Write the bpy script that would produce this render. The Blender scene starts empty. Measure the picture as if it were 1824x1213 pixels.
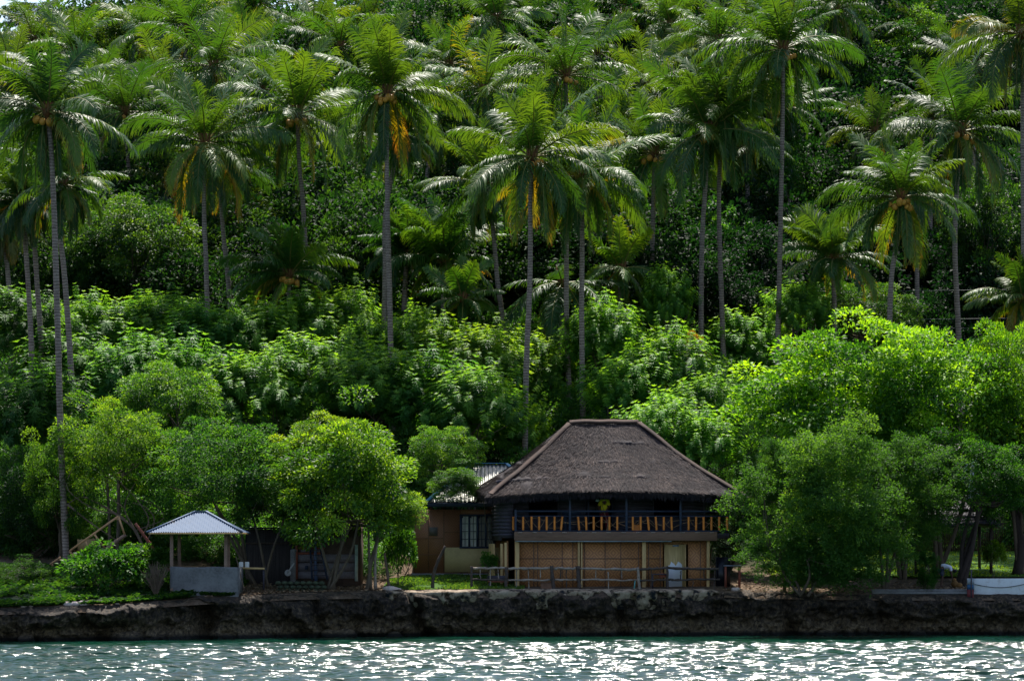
import bpy, math, random
import numpy as np
from mathutils import Vector, Matrix
D = bpy.data
SC = bpy.context.scene
COL = SC.collection
rad = math.radians
# ------------------------------------------------------------------ camera
FPX = 5700.0; HZ = 981.0; CAMZ = 4.0
cam = D.cameras.new("camera"); camo = D.objects.new("camera", cam); COL.objects.link(camo)
camo.location = (0, 0, CAMZ); camo.rotation_euler = (rad(90), 0, 0)
cam.sensor_width = 36.0; cam.lens = 36.0 * FPX / 1824.0
cam.shift_y = (HZ - 606.5) / 1824.0
cam.clip_start = 1.0; cam.clip_end = 3000.0
SC.camera = camo
# ------------------------------------------------------------------ light
SUN_AZ = rad(5)      # from +Y (behind the hill) towards +X
SUN_EL = rad(63)
w = D.worlds.new("World"); SC.world = w; w.use_nodes = True
nt = w.node_tree; nt.nodes.clear()
sky = nt.nodes.new("ShaderNodeTexSky"); sky.sky_type = 'NISHITA'; sky.sun_disc = False
sky.sun_elevation = SUN_EL; sky.sun_rotation = SUN_AZ
sky.air_density = 1.0; sky.dust_density = 1.5; sky.ozone_density = 1.0
bg = nt.nodes.new("ShaderNodeBackground"); bg.inputs[1].default_value = 0.13
wo = nt.nodes.new("ShaderNodeOutputWorld")
nt.links.new(sky.outputs[0], bg.inputs[0]); nt.links.new(bg.outputs[0], wo.inputs[0])
sl = D.lights.new("sun", 'SUN'); sl.energy = 5.0; sl.angle = rad(0.5); sl.color = (1.0, 0.95, 0.86)
so = D.objects.new("sun", sl); COL.objects.link(so)
sd = Vector((math.sin(SUN_AZ) * math.cos(SUN_EL), math.cos(SUN_AZ) * math.cos(SUN_EL), math.sin(SUN_EL)))
so.rotation_euler = sd.to_track_quat('Z', 'Y').to_euler()
so.location = (40, 120, 120)
vs = SC.view_settings
SC.display_settings.display_device = 'sRGB'
vs.view_transform = 'Standard'; vs.look = 'None'; vs.gamma = 1.0; vs.use_curve_mapping = False
vs.exposure = 0.72
SC.cycles.max_bounces = 8; SC.cycles.diffuse_bounces = 3; SC.cycles.glossy_bounces = 2
SC.cycles.transmission_bounces = 5; SC.cycles.transparent_max_bounces = 6
SC.cycles.sample_clamp_indirect = 6.0
SC.cycles.caustics_reflective = False; SC.cycles.caustics_refractive = False
# ------------------------------------------------------------------ helpers
def P(px, py, Y):
    return np.array([(px - 912.0) * Y / FPX, Y, CAMZ + (HZ - py) * Y / FPX])
def tag(o, label=None, cat=None, group=None, kind=None):
    if label: o["label"] = label
    if cat: o["category"] = cat
    if group: o["group"] = group
    if kind: o["kind"] = kind
    return o
def empty(name, loc, label, cat, group=None, rz=0.0):
    o = D.objects.new(name, None); COL.objects.link(o)
    o.location = tuple(float(v) for v in loc); o.rotation_euler = (0, 0, rz); o.empty_display_size = 0.3
    return tag(o, label, cat, group)
def np_mesh(name, V, F, tint=None, smooth=False):
    """F: int array (n,4) or (n,3) or list of such arrays"""
    me = D.meshes.new(name)
    V = np.ascontiguousarray(V, dtype=np.float32)
    Fs = F if isinstance(F, list) else [F]
    Fs = [np.asarray(f, dtype=np.int32) for f in Fs if len(f)]
    me.vertices.add(len(V)); me.vertices.foreach_set("co", V.ravel())
    nl = sum(f.size for f in Fs); npol = sum(len(f) for f in Fs)
    me.loops.add(nl); me.loops.foreach_set("vertex_index", np.concatenate([f.ravel() for f in Fs]))
    me.polygons.add(npol)
    tot = np.concatenate([np.full(len(f), f.shape[1], dtype=np.int32) for f in Fs])
    st = np.concatenate([[0], np.cumsum(tot)[:-1]]).astype(np.int32)
    me.polygons.foreach_set("loop_start", st)
    me.polygons.foreach_set("loop_total", tot)
    if smooth: me.polygons.foreach_set("use_smooth", np.ones(npol, dtype=bool))
    if tint is not None:
        a = me.attributes.new("tint", 'FLOAT', 'POINT')
        a.data.foreach_set("value", np.ascontiguousarray(tint, dtype=np.float32))
    me.update(calc_edges=True)
    return me
def link(name, me, mat, parent=None, loc=None):
    o = D.objects.new(name, me); COL.objects.link(o)
    if mat is not None and len(me.materials) == 0: me.materials.append(mat)
    if parent is not None: o.parent = parent
    if loc is not None: o.location = tuple(float(v) for v in loc)
    return o
class MB:
    """collects simple solids into one mesh"""
    def __init__(s): s.V = []; s.Q = []; s.T = []; s.n = 0
    def add(s, V, F):
        V = np.asarray(V, dtype=float)
        for f in F:
            f = tuple(int(i) + s.n for i in f)
            (s.Q if len(f) == 4 else s.T).append(f)
        s.V.append(V); s.n += len(V); return s
    def box(s, x0, x1, y0, y1, z0, z1):
        V = [(x, y, z) for z in (z0, z1) for y in (y0, y1) for x in (x0, x1)]
        return s.add(V, [(0, 2, 3, 1), (4, 5, 7, 6), (0, 1, 5, 4), (2, 6, 7, 3), (0, 4, 6, 2), (1, 3, 7, 5)])
    def beam(s, p0, p1, w, h, up=(0, 0, 1)):
        p0 = np.array(p0, float); p1 = np.array(p1, float); d = p1 - p0; d /= np.linalg.norm(d)
        up = np.array(up, float); b = np.cross(d, up)
        if np.linalg.norm(b) < 1e-4: b = np.cross(d, (1, 0, 0))
        b /= np.linalg.norm(b); u = np.cross(b, d)
        V = [p + b * w / 2 * i + u * h / 2 * j for p in (p0, p1) for j in (-1, 1) for i in (-1, 1)]
        return s.add(V, [(0, 1, 3, 2), (4, 6, 7, 5), (0, 4, 5, 1), (2, 3, 7, 6), (0, 2, 6, 4), (1, 5, 7, 3)])
    def tube(s, pts, radii, n=7, cap=True, jit=0.0, seed=0):
        V, F, T = tube_np(pts, radii, n, cap, jit, seed)
        s.add(V, F); 
        s.T += [tuple(int(i) + s.n - len(V) for i in f) for f in T]
        return s
    def ball(s, c, r, n=8, sc=(1, 1, 1)):
        c = np.array(c, float); V = [c + np.array((0, 0, -r * sc[2]))]
        for i in range(1, n):
            a = -math.pi / 2 + math.pi * i / n
            for j in range(n * 2):
                b = math.pi * j / n
                V.append(c + np.array((math.cos(a) * math.cos(b) * sc[0], math.cos(a) * math.sin(b) * sc[1], math.sin(a) * sc[2])) * r)
        V.append(c + np.array((0, 0, r * sc[2]))); m = n * 2; F = []
        for j in range(m):
            F.append((0, 1 + (j + 1) % m, 1 + j))
            for i in range(n - 2):
                F.append((1 + i * m + j, 1 + i * m + (j + 1) % m, 1 + (i + 1) * m + (j + 1) % m, 1 + (i + 1) * m + j))
            F.append((len(V) - 1, 1 + (n - 2) * m + j, 1 + (n - 2) * m + (j + 1) % m))
        return s.add(V, F)
    def build(s, name, mat, parent=None, loc=None, smooth=False, bevel=0.0):
        me = np_mesh(name, np.concatenate(s.V), [np.array(s.Q).reshape(-1, 4), np.array(s.T).reshape(-1, 3)], smooth=smooth)
        o = link(name, me, mat, parent, loc)
        if bevel:
            m = o.modifiers.new("bevel", 'BEVEL'); m.width = bevel; m.segments = 2; m.limit_method = 'ANGLE'
        return o
def tube_np(pts, radii, n=7, cap=True, jit=0.0, seed=0):
    pts = np.asarray(pts, float); radii = np.broadcast_to(np.asarray(radii, float), (len(pts),))
    t = np.gradient(pts, axis=0); t /= np.maximum(np.linalg.norm(t, axis=1, keepdims=True), 1e-9)
    ref = np.array([1.0, 0.13, 0.0]) if abs(t[0][2]) > 0.6 else np.array([0.0, 0.0, 1.0])
    b = np.cross(t, ref); b /= np.maximum(np.linalg.norm(b, axis=1, keepdims=True), 1e-9)
    u = np.cross(b, t)
    a = np.linspace(0, 2 * math.pi, n, endpoint=False)
    V = pts[:, None] + (b[:, None] * np.cos(a)[None, :, None] + u[:, None] * np.sin(a)[None, :, None]) * radii[:, None, None]
    if jit:
        V = V + np.random.RandomState(seed).normal(0, jit, V.shape) * radii[:, None, None]
    V = V.reshape(-1, 3); F = []
    for i in range(len(pts) - 1):
        for j in range(n):
            F.append((i * n + j, i * n + (j + 1) % n, (i + 1) * n + (j + 1) % n, (i + 1) * n + j))
    T = []
    if cap:
        V = np.vstack([V, pts[0], pts[-1]]); k = len(pts) * n
        for j in range(n):
            T.append((k, (j + 1) % n, j)); T.append((k + 1, (len(pts) - 1) * n + j, (len(pts) - 1) * n + (j + 1) % n))
    return V, F, T
def spline(pts, m):
    """catmull-rom through points"""
    pts = np.asarray(pts, float)
    if len(pts) == 2: return pts[0] + (pts[1] - pts[0]) * np.linspace(0, 1, m)[:, None]
    Q = np.vstack([2 * pts[0] - pts[1], pts, 2 * pts[-1] - pts[-2]])
    out = []
    for s_ in np.linspace(0, len(pts) - 1, m):
        i = min(int(s_), len(pts) - 2); t = s_ - i
        a, b, c, d = Q[i:i + 4]
        out.append(0.5 * ((2 * b) + (-a + c) * t + (2 * a - 5 * b + 4 * c - d) * t * t + (-a + 3 * b - 3 * c + d) * t ** 3))
    return np.array(out)
def _h(ix, iy, iz):
    n = (ix * 374761393 + iy * 668265263 + iz * 2147483647) & 0x7fffffff
    n = ((n ^ (n >> 13)) * 1274126177) & 0x7fffffff
    return ((n ^ (n >> 16)) & 0xffffff) / float(0xffffff)
def noise(p, scale=1.0, octs=4, seed=0):
    p = np.asarray(p, float) * scale + seed * 17.3
    tot = 0; amp = 0.5; s_ = 0
    for _ in range(octs):
        i = np.floor(p).astype(np.int64); f = p - i; f = f * f * (3 - 2 * f)
        r = 0
        for dx in (0, 1):
            wx = f[..., 0] if dx else 1 - f[..., 0]
            for dy in (0, 1):
                wy = f[..., 1] if dy else 1 - f[..., 1]
                for dz in (0, 1):
                    wz = f[..., 2] if dz else 1 - f[..., 2]
                    r = r + wx * wy * wz * _h(i[..., 0] + dx, i[..., 1] + dy, i[..., 2] + dz)
        tot = tot + amp * (r * 2 - 1); s_ += amp; amp *= 0.5; p = p * 2.03 + 5.1
    return tot / s_
def grid_faces(nu, nv):
    i, j = np.meshgrid(np.arange(nu - 1), np.arange(nv - 1), indexing='ij')
    a = (i * nv + j).ravel()
    return np.stack([a, a + nv, a + nv + 1, a + 1], 1)
# ------------------------------------------------------------------ materials
class M:
    def __init__(s, name):
        s.m = D.materials.new(name); s.m.use_nodes = True; s.t = s.m.node_tree; s.t.nodes.clear()
        s.out = s.t.nodes.new("ShaderNodeOutputMaterial")
    def n(s, typ, **kw):
        x = s.t.nodes.new("ShaderNode" + typ)
        for k, v in kw.items():
            if k.startswith("i_"):
                key = k[2:]; key = int(key) if key.isdigit() else key.replace("_", " ")
                s.set(x.inputs[key], v)
            else: setattr(x, k, v)
        return x
    def set(s, inp, v):
        if isinstance(v, bpy.types.NodeSocket): s.t.links.new(v, inp)
        elif isinstance(v, tuple) and len(v) == 3 and inp.type == 'RGBA': inp.default_value = (*v, 1)
        else: inp.default_value = v
    def math(s, op, a, b=0.0, c=0.0):
        x = s.n("Math", operation=op); s.set(x.inputs[0], a); s.set(x.inputs[1], b); s.set(x.inputs[2], c); return x.outputs[0]
    def mix(s, f, a, b, mode='MIX'):
        x = s.n("Mix", data_type='RGBA', blend_type=mode); s.set(x.inputs[0], f); s.set(x.inputs[6], a); s.set(x.inputs[7], b); return x.outputs[2]
    def ramp(s, f, stops, interp='LINEAR'):
        x = s.n("ValToRGB"); s.set(x.inputs[0], f); e = x.color_ramp.elements; x.color_ramp.interpolation = interp
        for i, (p_, c_) in enumerate(stops):
            el = e[i] if i < 2 else e.new(p_)
            el.position = p_; el.color = (*c_, 1) if len(c_) == 3 else c_
        return x.outputs[0]
    def noise(s, vec, scale, detail=4, rough=0.55):
        x = s.n("TexNoise"); s.set(x.inputs["Vector"], vec); x.inputs["Scale"].default_value = scale
        x.inputs["Detail"].default_value = detail; x.inputs["Roughness"].default_value = rough; return x.outputs[0]
    def obj(s): return s.n("TexCoord").outputs["Object"]
    def pos(s): return s.n("NewGeometry").outputs["Position"]
    def scale(s, vec, sc):
        x = s.n("Mapping"); s.set(x.inputs[0], vec); x.inputs["Scale"].default_value = sc; return x.outputs[0]
    def bump(s, h, strength=0.5, dist=0.02):
        x = s.n("Bump"); s.set(x.inputs["Height"], h); x.inputs["Strength"].default_value = strength; x.inputs["Distance"].default_value = dist; return x.outputs[0]
    def pbsdf(s, col, rough=0.7, spec=0.3, metal=0.0, normal=None):
        x = s.n("BsdfPrincipled"); s.set(x.inputs["Base Color"], col); s.set(x.inputs["Roughness"], rough)
        s.set(x.inputs["Specular IOR Level"], spec); s.set(x.inputs["Metallic"], metal)
        if normal is not None: s.set(x.inputs["Normal"], normal)
        return x.outputs[0]
    def done(s, sh): s.t.links.new(sh, s.out.inputs[0]); return s.m
def plain(name, col, rough=0.7, var=0.25, sc=3.0, spec=0.3, metal=0.0, stretch=(1, 1, 1), bump=0.3, dark=None):
    m = M(name); v = m.scale(m.obj(), stretch)
    n1 = m.noise(v, sc, 6, 0.6); n2 = m.noise(v, sc * 7, 4, 0.6)
    f = m.math('ADD', m.math('MULTIPLY', n1, 0.6), m.math('MULTIPLY', n2, 0.4))
    d = dark or tuple(c * (1 - var * 1.6) for c in col)
    c = m.ramp(f, [(0.32, d), (0.52, col), (0.72, tuple(min(1, c_ * (1 + var)) for c_ in col))])
    return m.done(m.pbsdf(c, rough, spec, metal, m.bump(f, bump, 0.02)))
MAT = {}
# leaf material: colour from per-leaf "tint" times the plant's own colour
def leaf_mat(name, stops, rough=0.42, spec=0.5, trans=0.35, tr_mul=(1.5, 1.35, 0.35)):
    m = M(name)
    at = m.n("Attribute", attribute_name="tint").outputs["Fac"]
    oc = m.n("ObjectInfo").outputs["Color"]
    nz = m.noise(m.pos(), 0.55, 2)
    t = m.math('ADD', at, m.math('MULTIPLY', m.math('SUBTRACT', nz, 0.5), 0.35))
    c = m.mix(1.0, m.ramp(t, stops), oc, 'MULTIPLY')
    b = m.pbsdf(c, rough, spec)
    tc = m.mix(1.0, c, tr_mul, 'MULTIPLY')
    tb = m.n("BsdfTranslucent"); m.set(tb.inputs[0], tc)
    x = m.n("MixShader"); x.inputs[0].default_value = trans
    m.t.links.new(b, x.inputs[1]); m.t.links.new(tb.outputs[0], x.inputs[2])
    return m.done(x.outputs[0])
MAT['palm'] = leaf_mat("palm_leaf", [(0.0, (.015, .052, .018)), (0.4, (.036, .100, .020)), (0.7, (.11, .185, .022)), (0.85, (.30, .22, .02)), (1.0, (.34, .15, .03))], rough=0.47, spec=0.4, trans=0.40, tr_mul=(2.0, 1.75, .35))
LS = [(0.0, (.011, .042, .017)), (0.5, (.044, .112, .026)), (1.0, (.135, .225, .032))]
MAT['leaf'] = leaf_mat("broad_leaf", LS, rough=0.52, spec=0.32, trans=0.48, tr_mul=(2.1, 2.0, .55))
MAT['leaf_soft'] = leaf_mat("fine_leaf", LS, rough=0.62, spec=0.22, trans=0.48, tr_mul=(2.1, 2.0, .6))
m = M("palm_bark"); o = m.obj(); sp = m.n("SeparateXYZ"); m.set(sp.inputs[0], o)
rn = m.math('ADD', m.math('MULTIPLY', sp.outputs[2], 42.0), m.math('MULTIPLY', m.noise(o, 2.5, 3), 9.0))
ring = m.math('MULTIPLY', m.math('ADD', m.math('SINE', rn), 1.0), 0.5)
f = m.math('ADD', m.math('MULTIPLY', ring, 0.35), m.math('MULTIPLY', m.noise(o, 5.0, 6, .65), 0.9))
c = m.ramp(f, [(0.25, (.06, .044, .036)), (0.6, (.21, .155, .13)), (0.95, (.36, .28, .24))])
MAT['palm_bark'] = m.done(m.pbsdf(c, 0.85, 0.2, 0.0, m.bump(f, 0.6, 0.03)))
MAT['rachis'] = plain("palm_rachis", (.17, .16, .035), 0.5, .3, 2)
MAT['fibre'] = plain("palm_fibre", (.16, .075, .03), 0.8, .4, 6)
MAT['coconut'] = plain("coconut_husk", (.50, .24, .04), 0.5, .35, 4)
MAT['bark'] = plain("tree_bark", (.12, .09, .065), 0.9, .4, 3, stretch=(1, 1, .3), bump=.8)
MAT['bark_dark'] = plain("dark_tree_bark", (.045, .032, .028), 0.9, .4, 3, stretch=(1, 1, .3), bump=.8)
MAT['twig'] = plain("dry_twig", (.16, .11, .08), 0.9, .3, 4)
# ------------------------------------------------------------------ terrain
LX = [-60, -24, -18, -14.5, -10, -5, 0, 5, 10, 14, 18, 24, 60]
EDGE = [139, 141.3, 143.0, 145.2, 148.0, 150.2, 151, 151.3, 151.6, 152, 152.3, 152.6, 155]
ETOP = [1.4, 1.45, 1.6, 1.85, 2.05, 2.12, 2.12, 2.12, 2.1, 2.0, 1.95, 1.95, 1.8]
def prof(zs):  # absolute Y control table shared by all columns
    return zs
YC = [152.6, 156, 160, 166, 172, 180, 188, 200, 290, 330, 420, 700]
ZC = {-60: [2.8, 3.4, 4.2, 5.8, 8.2, 11.5, 14.5, 18.6, 47, 50, 20, 0],
      -24: [3.1, 3.7, 4.2, 5.8, 8.2, 11.5, 14.5, 18.6, 47, 50, 20, 0],
      -18: [3.2, 3.6, 4.2, 5.8, 8.2, 11.5, 14.5, 18.6, 46, 49, 20, 0],
      -14.5: [2.6, 3.0, 3.8, 5.4, 8.0, 11.4, 14.6, 19.0, 45, 47, 20, 0],
      -10: [2.2, 2.3, 2.8, 4.6, 7.6, 11.3, 14.8, 19.5, 47, 50, 20, 0],
      -5: [2.35, 2.6, 2.9, 4.4, 7.4, 11.2, 14.8, 19.8, 52, 58, 20, 0],
      0: [2.2, 2.7, 2.9, 4.0, 7.0, 11.0, 14.8, 20.0, 56, 62, 20, 0],
      5: [2.2, 2.5, 2.8, 3.8, 6.5, 10.6, 14.5, 20.0, 57, 64, 20, 0],
      10: [2.2, 2.4, 2.7, 3.6, 5.8, 9.8, 14.0, 20.0, 58, 66, 20, 0],
      14: [2.15, 2.35, 2.6, 3.1, 4.4, 7.5, 12.0, 19.0, 59, 67, 20, 0],
      18: [2.1, 2.25, 2.6, 3.05, 3.65, 4.3, 7.0, 14.0, 59, 67, 20, 0],
      24: [2.1, 2.25, 2.6, 3.05, 3.65, 4.3, 6.0, 13.0, 59, 67, 20, 0],
      60: [2.1, 2.3, 2.55, 2.95, 3.4, 3.9, 6.0, 13.0, 59, 67, 20, 0]}
def edgeY(x): return np.interp(x, LX, EDGE)
def edgeZ(x): return np.interp(x, LX, ETOP)
def terr(x, y):
    x = np.asarray(x, float); y = np.asarray(y, float); x, y = np.broadcast_arrays(x, y)
    # world x fans out with distance: use x scaled back to Y=155 so features follow the valley lines
    ks = LX; tabs = np.array([np.interp(y, YC, ZC[k]) for k in ks])
    xi = np.clip(np.interp(x, ks, np.arange(len(ks))), 0, len(ks) - 1.0001)
    i = xi.astype(int); f = xi - i
    it = np.indices(x.shape)
    z = tabs[(i,) + tuple(it)] * (1 - f) + tabs[(i + 1,) + tuple(it)] * f
    ey = edgeY(x); ez = edgeZ(x)
    t = np.clip((y - ey) / np.maximum(152.6 - ey, 0.5), 0, 1)
    z0 = np.array([ZC[k][0] for k in ks]); z1 = z0[i] * (1 - f) + z0[i + 1] * f
    return np.where(y < np.maximum(152.6, ey + .5), ez + (z1 - ez) * t, z)
def tz(x, y): return float(terr(np.array([x]), np.array([y]))[0])
# ground sheet
xs = np.concatenate([np.linspace(-900, -60, 12)[:-1], np.arange(-60, 60.01, 0.4), np.linspace(60, 900, 12)[1:]])
vr = np.concatenate([np.array([-0.5, 0, .3, .6, 1, 1.5, 2, 2.6, 3.2, 4, 5, 6, 7, 8, 9, 10, 12, 14, 16, 18, 21, 24, 28, 32, 36, 40, 46, 52]), np.arange(60, 190, 5), np.array([200, 260, 400, 700, 1500])])
X, VV = np.meshgrid(xs, vr, indexing='ij'); Yg = edgeY(X) + VV
Zg = terr(X, np.minimum(Yg, 699)); pt = np.stack([X, Yg, X * 0], -1)
Zg = Zg + noise(pt, .8, 4) * 0.10 * np.clip(VV / 3, 0, 1) + noise(pt, .12, 3, 3) * 1.2 * np.clip((VV - 30) / 30, 0, 1)
Zg[:, 0] -= 0.3
gme = np_mesh("ground", np.stack([X, Yg, Zg], -1).reshape(-1, 3), grid_faces(len(xs), len(vr)), smooth=True)
m = M("ground_soil"); p = m.pos(); n1 = m.noise(p, 1.2, 6, .65); n2 = m.noise(p, 9, 5, .7)
c = m.ramp(m.math('ADD', m.math('MULTIPLY', n1, .5), m.math('MULTIPLY', n2, .5)), [(.34, (.028, .020, .013)), (.5, (.11, .075, .05)), (.62, (.17, .125, .09)), (.72, (.26, .22, .18))])
sp = m.n("SeparateXYZ"); m.set(sp.inputs[0], p)
hill = m.n("MapRange"); m.set(hill.inputs[0], sp.outputs[1]); hill.inputs[1].default_value = 162; hill.inputs[2].default_value = 168
c2 = m.ramp(n2, [(.35, (.008, .016, .005)), (.65, (.02, .045, .01))])
c = m.mix(hill.outputs[0], c, c2)
MAT['soil'] = m.done(m.pbsdf(c, .95, .1, 0, m.bump(n2, .8, .05)))
tag(link("ground", gme, MAT['soil']), kind="structure")
# ------------------------------------------------------------------ water
xs = np.concatenate([[-900, -300, -120, -60], np.arange(-40, -24, .5), np.arange(-24, 24, .085), np.arange(24, 40, .5), [60, 120, 300, 900]])
ys = np.concatenate([[-300, -100, 0, 40], np.arange(60, 96, .5), np.arange(96, 154, .064), [158, 160]])
X, Y = np.meshgrid(xs, ys, indexing='ij'); Z = X * 0
rs = np.random.RandomState(5)
for i in range(54):
    lam = 0.20 * (1.5 / 0.20) ** (rs.rand() ** 1.15); th = rs.normal(-math.pi / 2, .30); k = 2 * math.pi / lam
    amp = 0.0122 * lam ** 0.93
    ph = rs.rand() * 6.28; wob = noise(np.stack([X, Y, X * 0 + i], -1), .25, 1) * 1.5
    sgn = np.sin(k * (X * math.cos(th) + Y * math.sin(th)) + ph + wob)
    Z += amp * (sgn + 0.25 * np.sin(2 * (k * (X * math.cos(th) + Y * math.sin(th)) + ph + wob) + 1.2))
cal = np.clip((edgeY(X) - 1.0 - Y) / 14.0, .22, 1)
gust = 1 + .55 * noise(np.stack([X * .35, Y, X * 0], -1), .16, 3, 9)
Z *= cal * gust
wme = np_mesh("water", np.stack([X, Y, Z], -1).reshape(-1, 3), grid_faces(len(xs), len(ys)), smooth=True)
m = M("sea_water"); p = m.pos(); n1 = m.noise(m.scale(p, (1, .6, 1)), .35, 3)
c = m.ramp(n1, [(.3, (.001, .018, .010)), (.7, (.002, .036, .021))])
nb = m.noise(m.scale(p, (1, 1.4, 1)), 6.0, 4, .6)
x = m.n("BsdfPrincipled"); m.set(x.inputs["Base Color"], c); x.inputs["Roughness"].default_value = .10; x.inputs["IOR"].default_value = 1.33
x.inputs["Specular IOR Level"].default_value = .5; m.set(x.inputs["Normal"], m.bump(nb, .6, .03))
MAT['water'] = m.done(x.outputs[0])
tag(link("water", wme, MAT['water']), kind="structure")
# ------------------------------------------------------------------ cliff
xs = np.concatenate([np.linspace(-300, -60, 40)[:-1], np.arange(-60, -26, .5), np.arange(-26, 26, .06), np.arange(26, 60, .5), np.linspace(60, 300, 40)])
vz = np.linspace(0, 1, 48)
X, V_ = np.meshgrid(xs, vz, indexing='ij'); ey = edgeY(X); ez = edgeZ(X)
# v: 0 = back on top, .12 = lip, 1 = under water
top = V_ < .12
q = np.clip((V_ - .12) / .88, 0, 1)
z = np.where(top, ez + .06 * (1 - V_ / .12), ez * (1 - q) - .6 * q)
hrel = np.clip(z / ez, -0.5, 1)
bulge = np.interp(hrel, [-.5, 0, .12, .35, .55, .8, 1], [-.1, .0, .0, .10, .55, .62, .15])   # + = overhang towards sea
y = np.where(top, ey + .9 * (1 - V_ / .12), ey - bulge)
pp = np.stack([X, y * 1.0, z * 1.3], -1)
n_lo = noise(pp, .55, 4, 1); n_hi = noise(pp, 2.4, 5, 2); n_r = 1 - np.abs(noise(pp, 1.1, 4, 7)) * 2
face = np.clip(q * 8, 0, 1)
disp = (n_lo * 1.25 + n_hi * .55 + (n_r ** 3) * .38)
for cx, cw, cd in ((5.1, .22, 1.0), (-4.3, .25, 1.1), (-14.2, .4, 1.3), (-19, .3, .9), (1.3, .15, .5), (13, .3, .7), (17.5, .25, .6), (-9, .2, .5)):
    disp += -cd * np.exp(-((X + (z - 1) * .25 + n_lo * .5 - cx) / cw) ** 2)
y = y - disp * face * .8
z = z + noise(pp, 1.7, 4, 11) * .10 + face * noise(pp, .9, 3, 21) * .22 * np.clip(1 - q * 2.5, 0, 1) + np.where(top, noise(pp, .9, 3, 4) * .06, 0)
cme = np_mesh("sea_cliff", np.stack([X, y, z], -1).reshape(-1, 3), grid_faces(len(xs), len(vz)), smooth=False)
m = M("cliff_rock"); p = m.pos(); n1 = m.noise(p, 1.1, 8, .68); n2 = m.noise(p, 6.5, 8, .7)
vo = m.n("TexVoronoi"); m.set(vo.inputs["Vector"], p); vo.inputs["Scale"].default_value = 4.5
sp = m.n("SeparateXYZ"); m.set(sp.inputs[0], p)
low = m.n("MapRange"); m.set(low.inputs[0], m.math('ADD', sp.outputs[2], m.math('MULTIPLY', n1, 1.4))); low.inputs[1].default_value = 1.9; low.inputs[2].default_value = .8
c = m.ramp(n2, [(.36, (.007, .006, .006)), (.52, (.034, .025, .018)), (.7, (.13, .090, .055))])
cl = m.ramp(n2, [(.38, (.035, .026, .018)), (.55, (.21, .15, .085)), (.72, (.36, .28, .17))])
c = m.mix(m.math('MULTIPLY', low.outputs[0], .75), c, cl)
hi = m.n("MapRange"); m.set(hi.inputs[0], sp.outputs[2]); hi.inputs[1].default_value = 1.75; hi.inputs[2].default_value = 2.05
ct = m.ramp(n2, [(.4, (.03, .022, .016)), (.6, (.10, .070, .048)), (.72, (.24, .20, .16))])
c = m.mix(m.math('MULTIPLY', hi.outputs[0], .7), c, ct)
wet = m.n("MapRange"); m.set(wet.inputs[0], sp.outputs[2]); wet.inputs[1].default_value = .12; wet.inputs[2].default_value = .3
c = m.mix(wet.outputs[0], (.008, .007, .006), c)
MAT['cliff'] = m.done(m.pbsdf(c, .8, .25, 0, m.bump(m.math('ADD', n2, vo.outputs[0]), .9, .06)))
tag(link("sea_cliff", cme, MAT['cliff']), kind="structure")
# lawns
def sheet(name, poly_x, y0, y1, step, off, mat):
    xs = np.arange(poly_x[0], poly_x[1], step); t = np.linspace(0, 1, max(3, int((y1 - y0) / step)))
    X, T = np.meshgrid(xs, t, indexing='ij')
    ya = np.maximum(y0, edgeY(X) + .25); Y = ya + (y1 - ya) * T + noise(np.stack([X, T, T], -1), .8, 3) * .3 * np.sin(T * math.pi)
    Z = terr(X, Y) + noise(np.stack([X, Y, X * 0], -1), .8, 4) * 0.10 * np.clip((Y - edgeY(X)) / 3, 0, 1) + off
    return tag(link(name, np_mesh(name, np.stack([X, Y, Z], -1).reshape(-1, 3), grid_faces(len(xs), len(t)), smooth=True), mat), kind="structure")
m = M("lawn_turf"); p = m.pos(); n2 = m.noise(p, 3, 5, .6)
MAT['turf'] = m.done(m.pbsdf(m.ramp(n2, [(.3, (.025, .070, .008)), (.7, (.06, .13, .012))]), .9, .15, 0, m.bump(m.noise(p, 40, 3), .7, .03)))
sheet("lawn", (-6.1, 0.2), 150, 157.6, .3, .05, MAT['turf'])
sheet("lawn", (13.5, 40), 160.5, 175, .6, .08, MAT['turf'])
sheet("bank", (-50, -14.0), 140, 154, .4, .06, plain('bank_soil', (.03, .045, .014), .95, .4, 2))
# blades of grass: one uncountable mass per lawn
def blades(name, x0, x1, y0, y1, n, h, seed, leafy=False):
    r = np.random.RandomState(seed); x = r.uniform(x0, x1, n); lo = np.maximum(edgeY(x) + (.15 if not leafy else -.12), y0); y = lo + (y1 - lo) * r.rand(n) ** 1.3
    ok = noise(np.stack([x, y, x * 0], -1), .9, 3, seed) > -.25; x = x[ok]; y = y[ok]; n = len(x)
    z = terr(x, y) + .04; a = r.uniform(0, 6.28, n); hh = h * r.uniform(.5, 1.3, n) * (1 + .5 * noise(np.stack([x, y, x * 0], -1), .6, 2, 3))
    w_ = (.03 if not leafy else .09) * r.uniform(.6, 1.4, n)
    d = np.stack([np.cos(a), np.sin(a), a * 0], 1); s_ = np.stack([-np.sin(a), np.cos(a), a * 0], 1)
    b = np.stack([x, y, z], 1); lean = r.uniform(.1, .7 if not leafy else 1.4, n)[:, None]
    mid = b + d * (hh[:, None] * lean * .4) + np.array([0, 0, 1]) * hh[:, None] * .6
    tip = b + d * (hh[:, None] * lean) + np.array([0, 0, 1]) * hh[:, None] * (1.0 if not leafy else .8)
    V = np.stack([b, mid - s_ * w_[:, None], tip, mid + s_ * w_[:, None]], 1).reshape(-1, 3)
    F = np.arange(n * 4).reshape(-1, 4)
    me = np_mesh(name, V, F, tint=np.repeat(r.uniform(.2, .9, n), 4))
    return tag(link(name, me, MAT['leaf']), kind="stuff")
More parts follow.
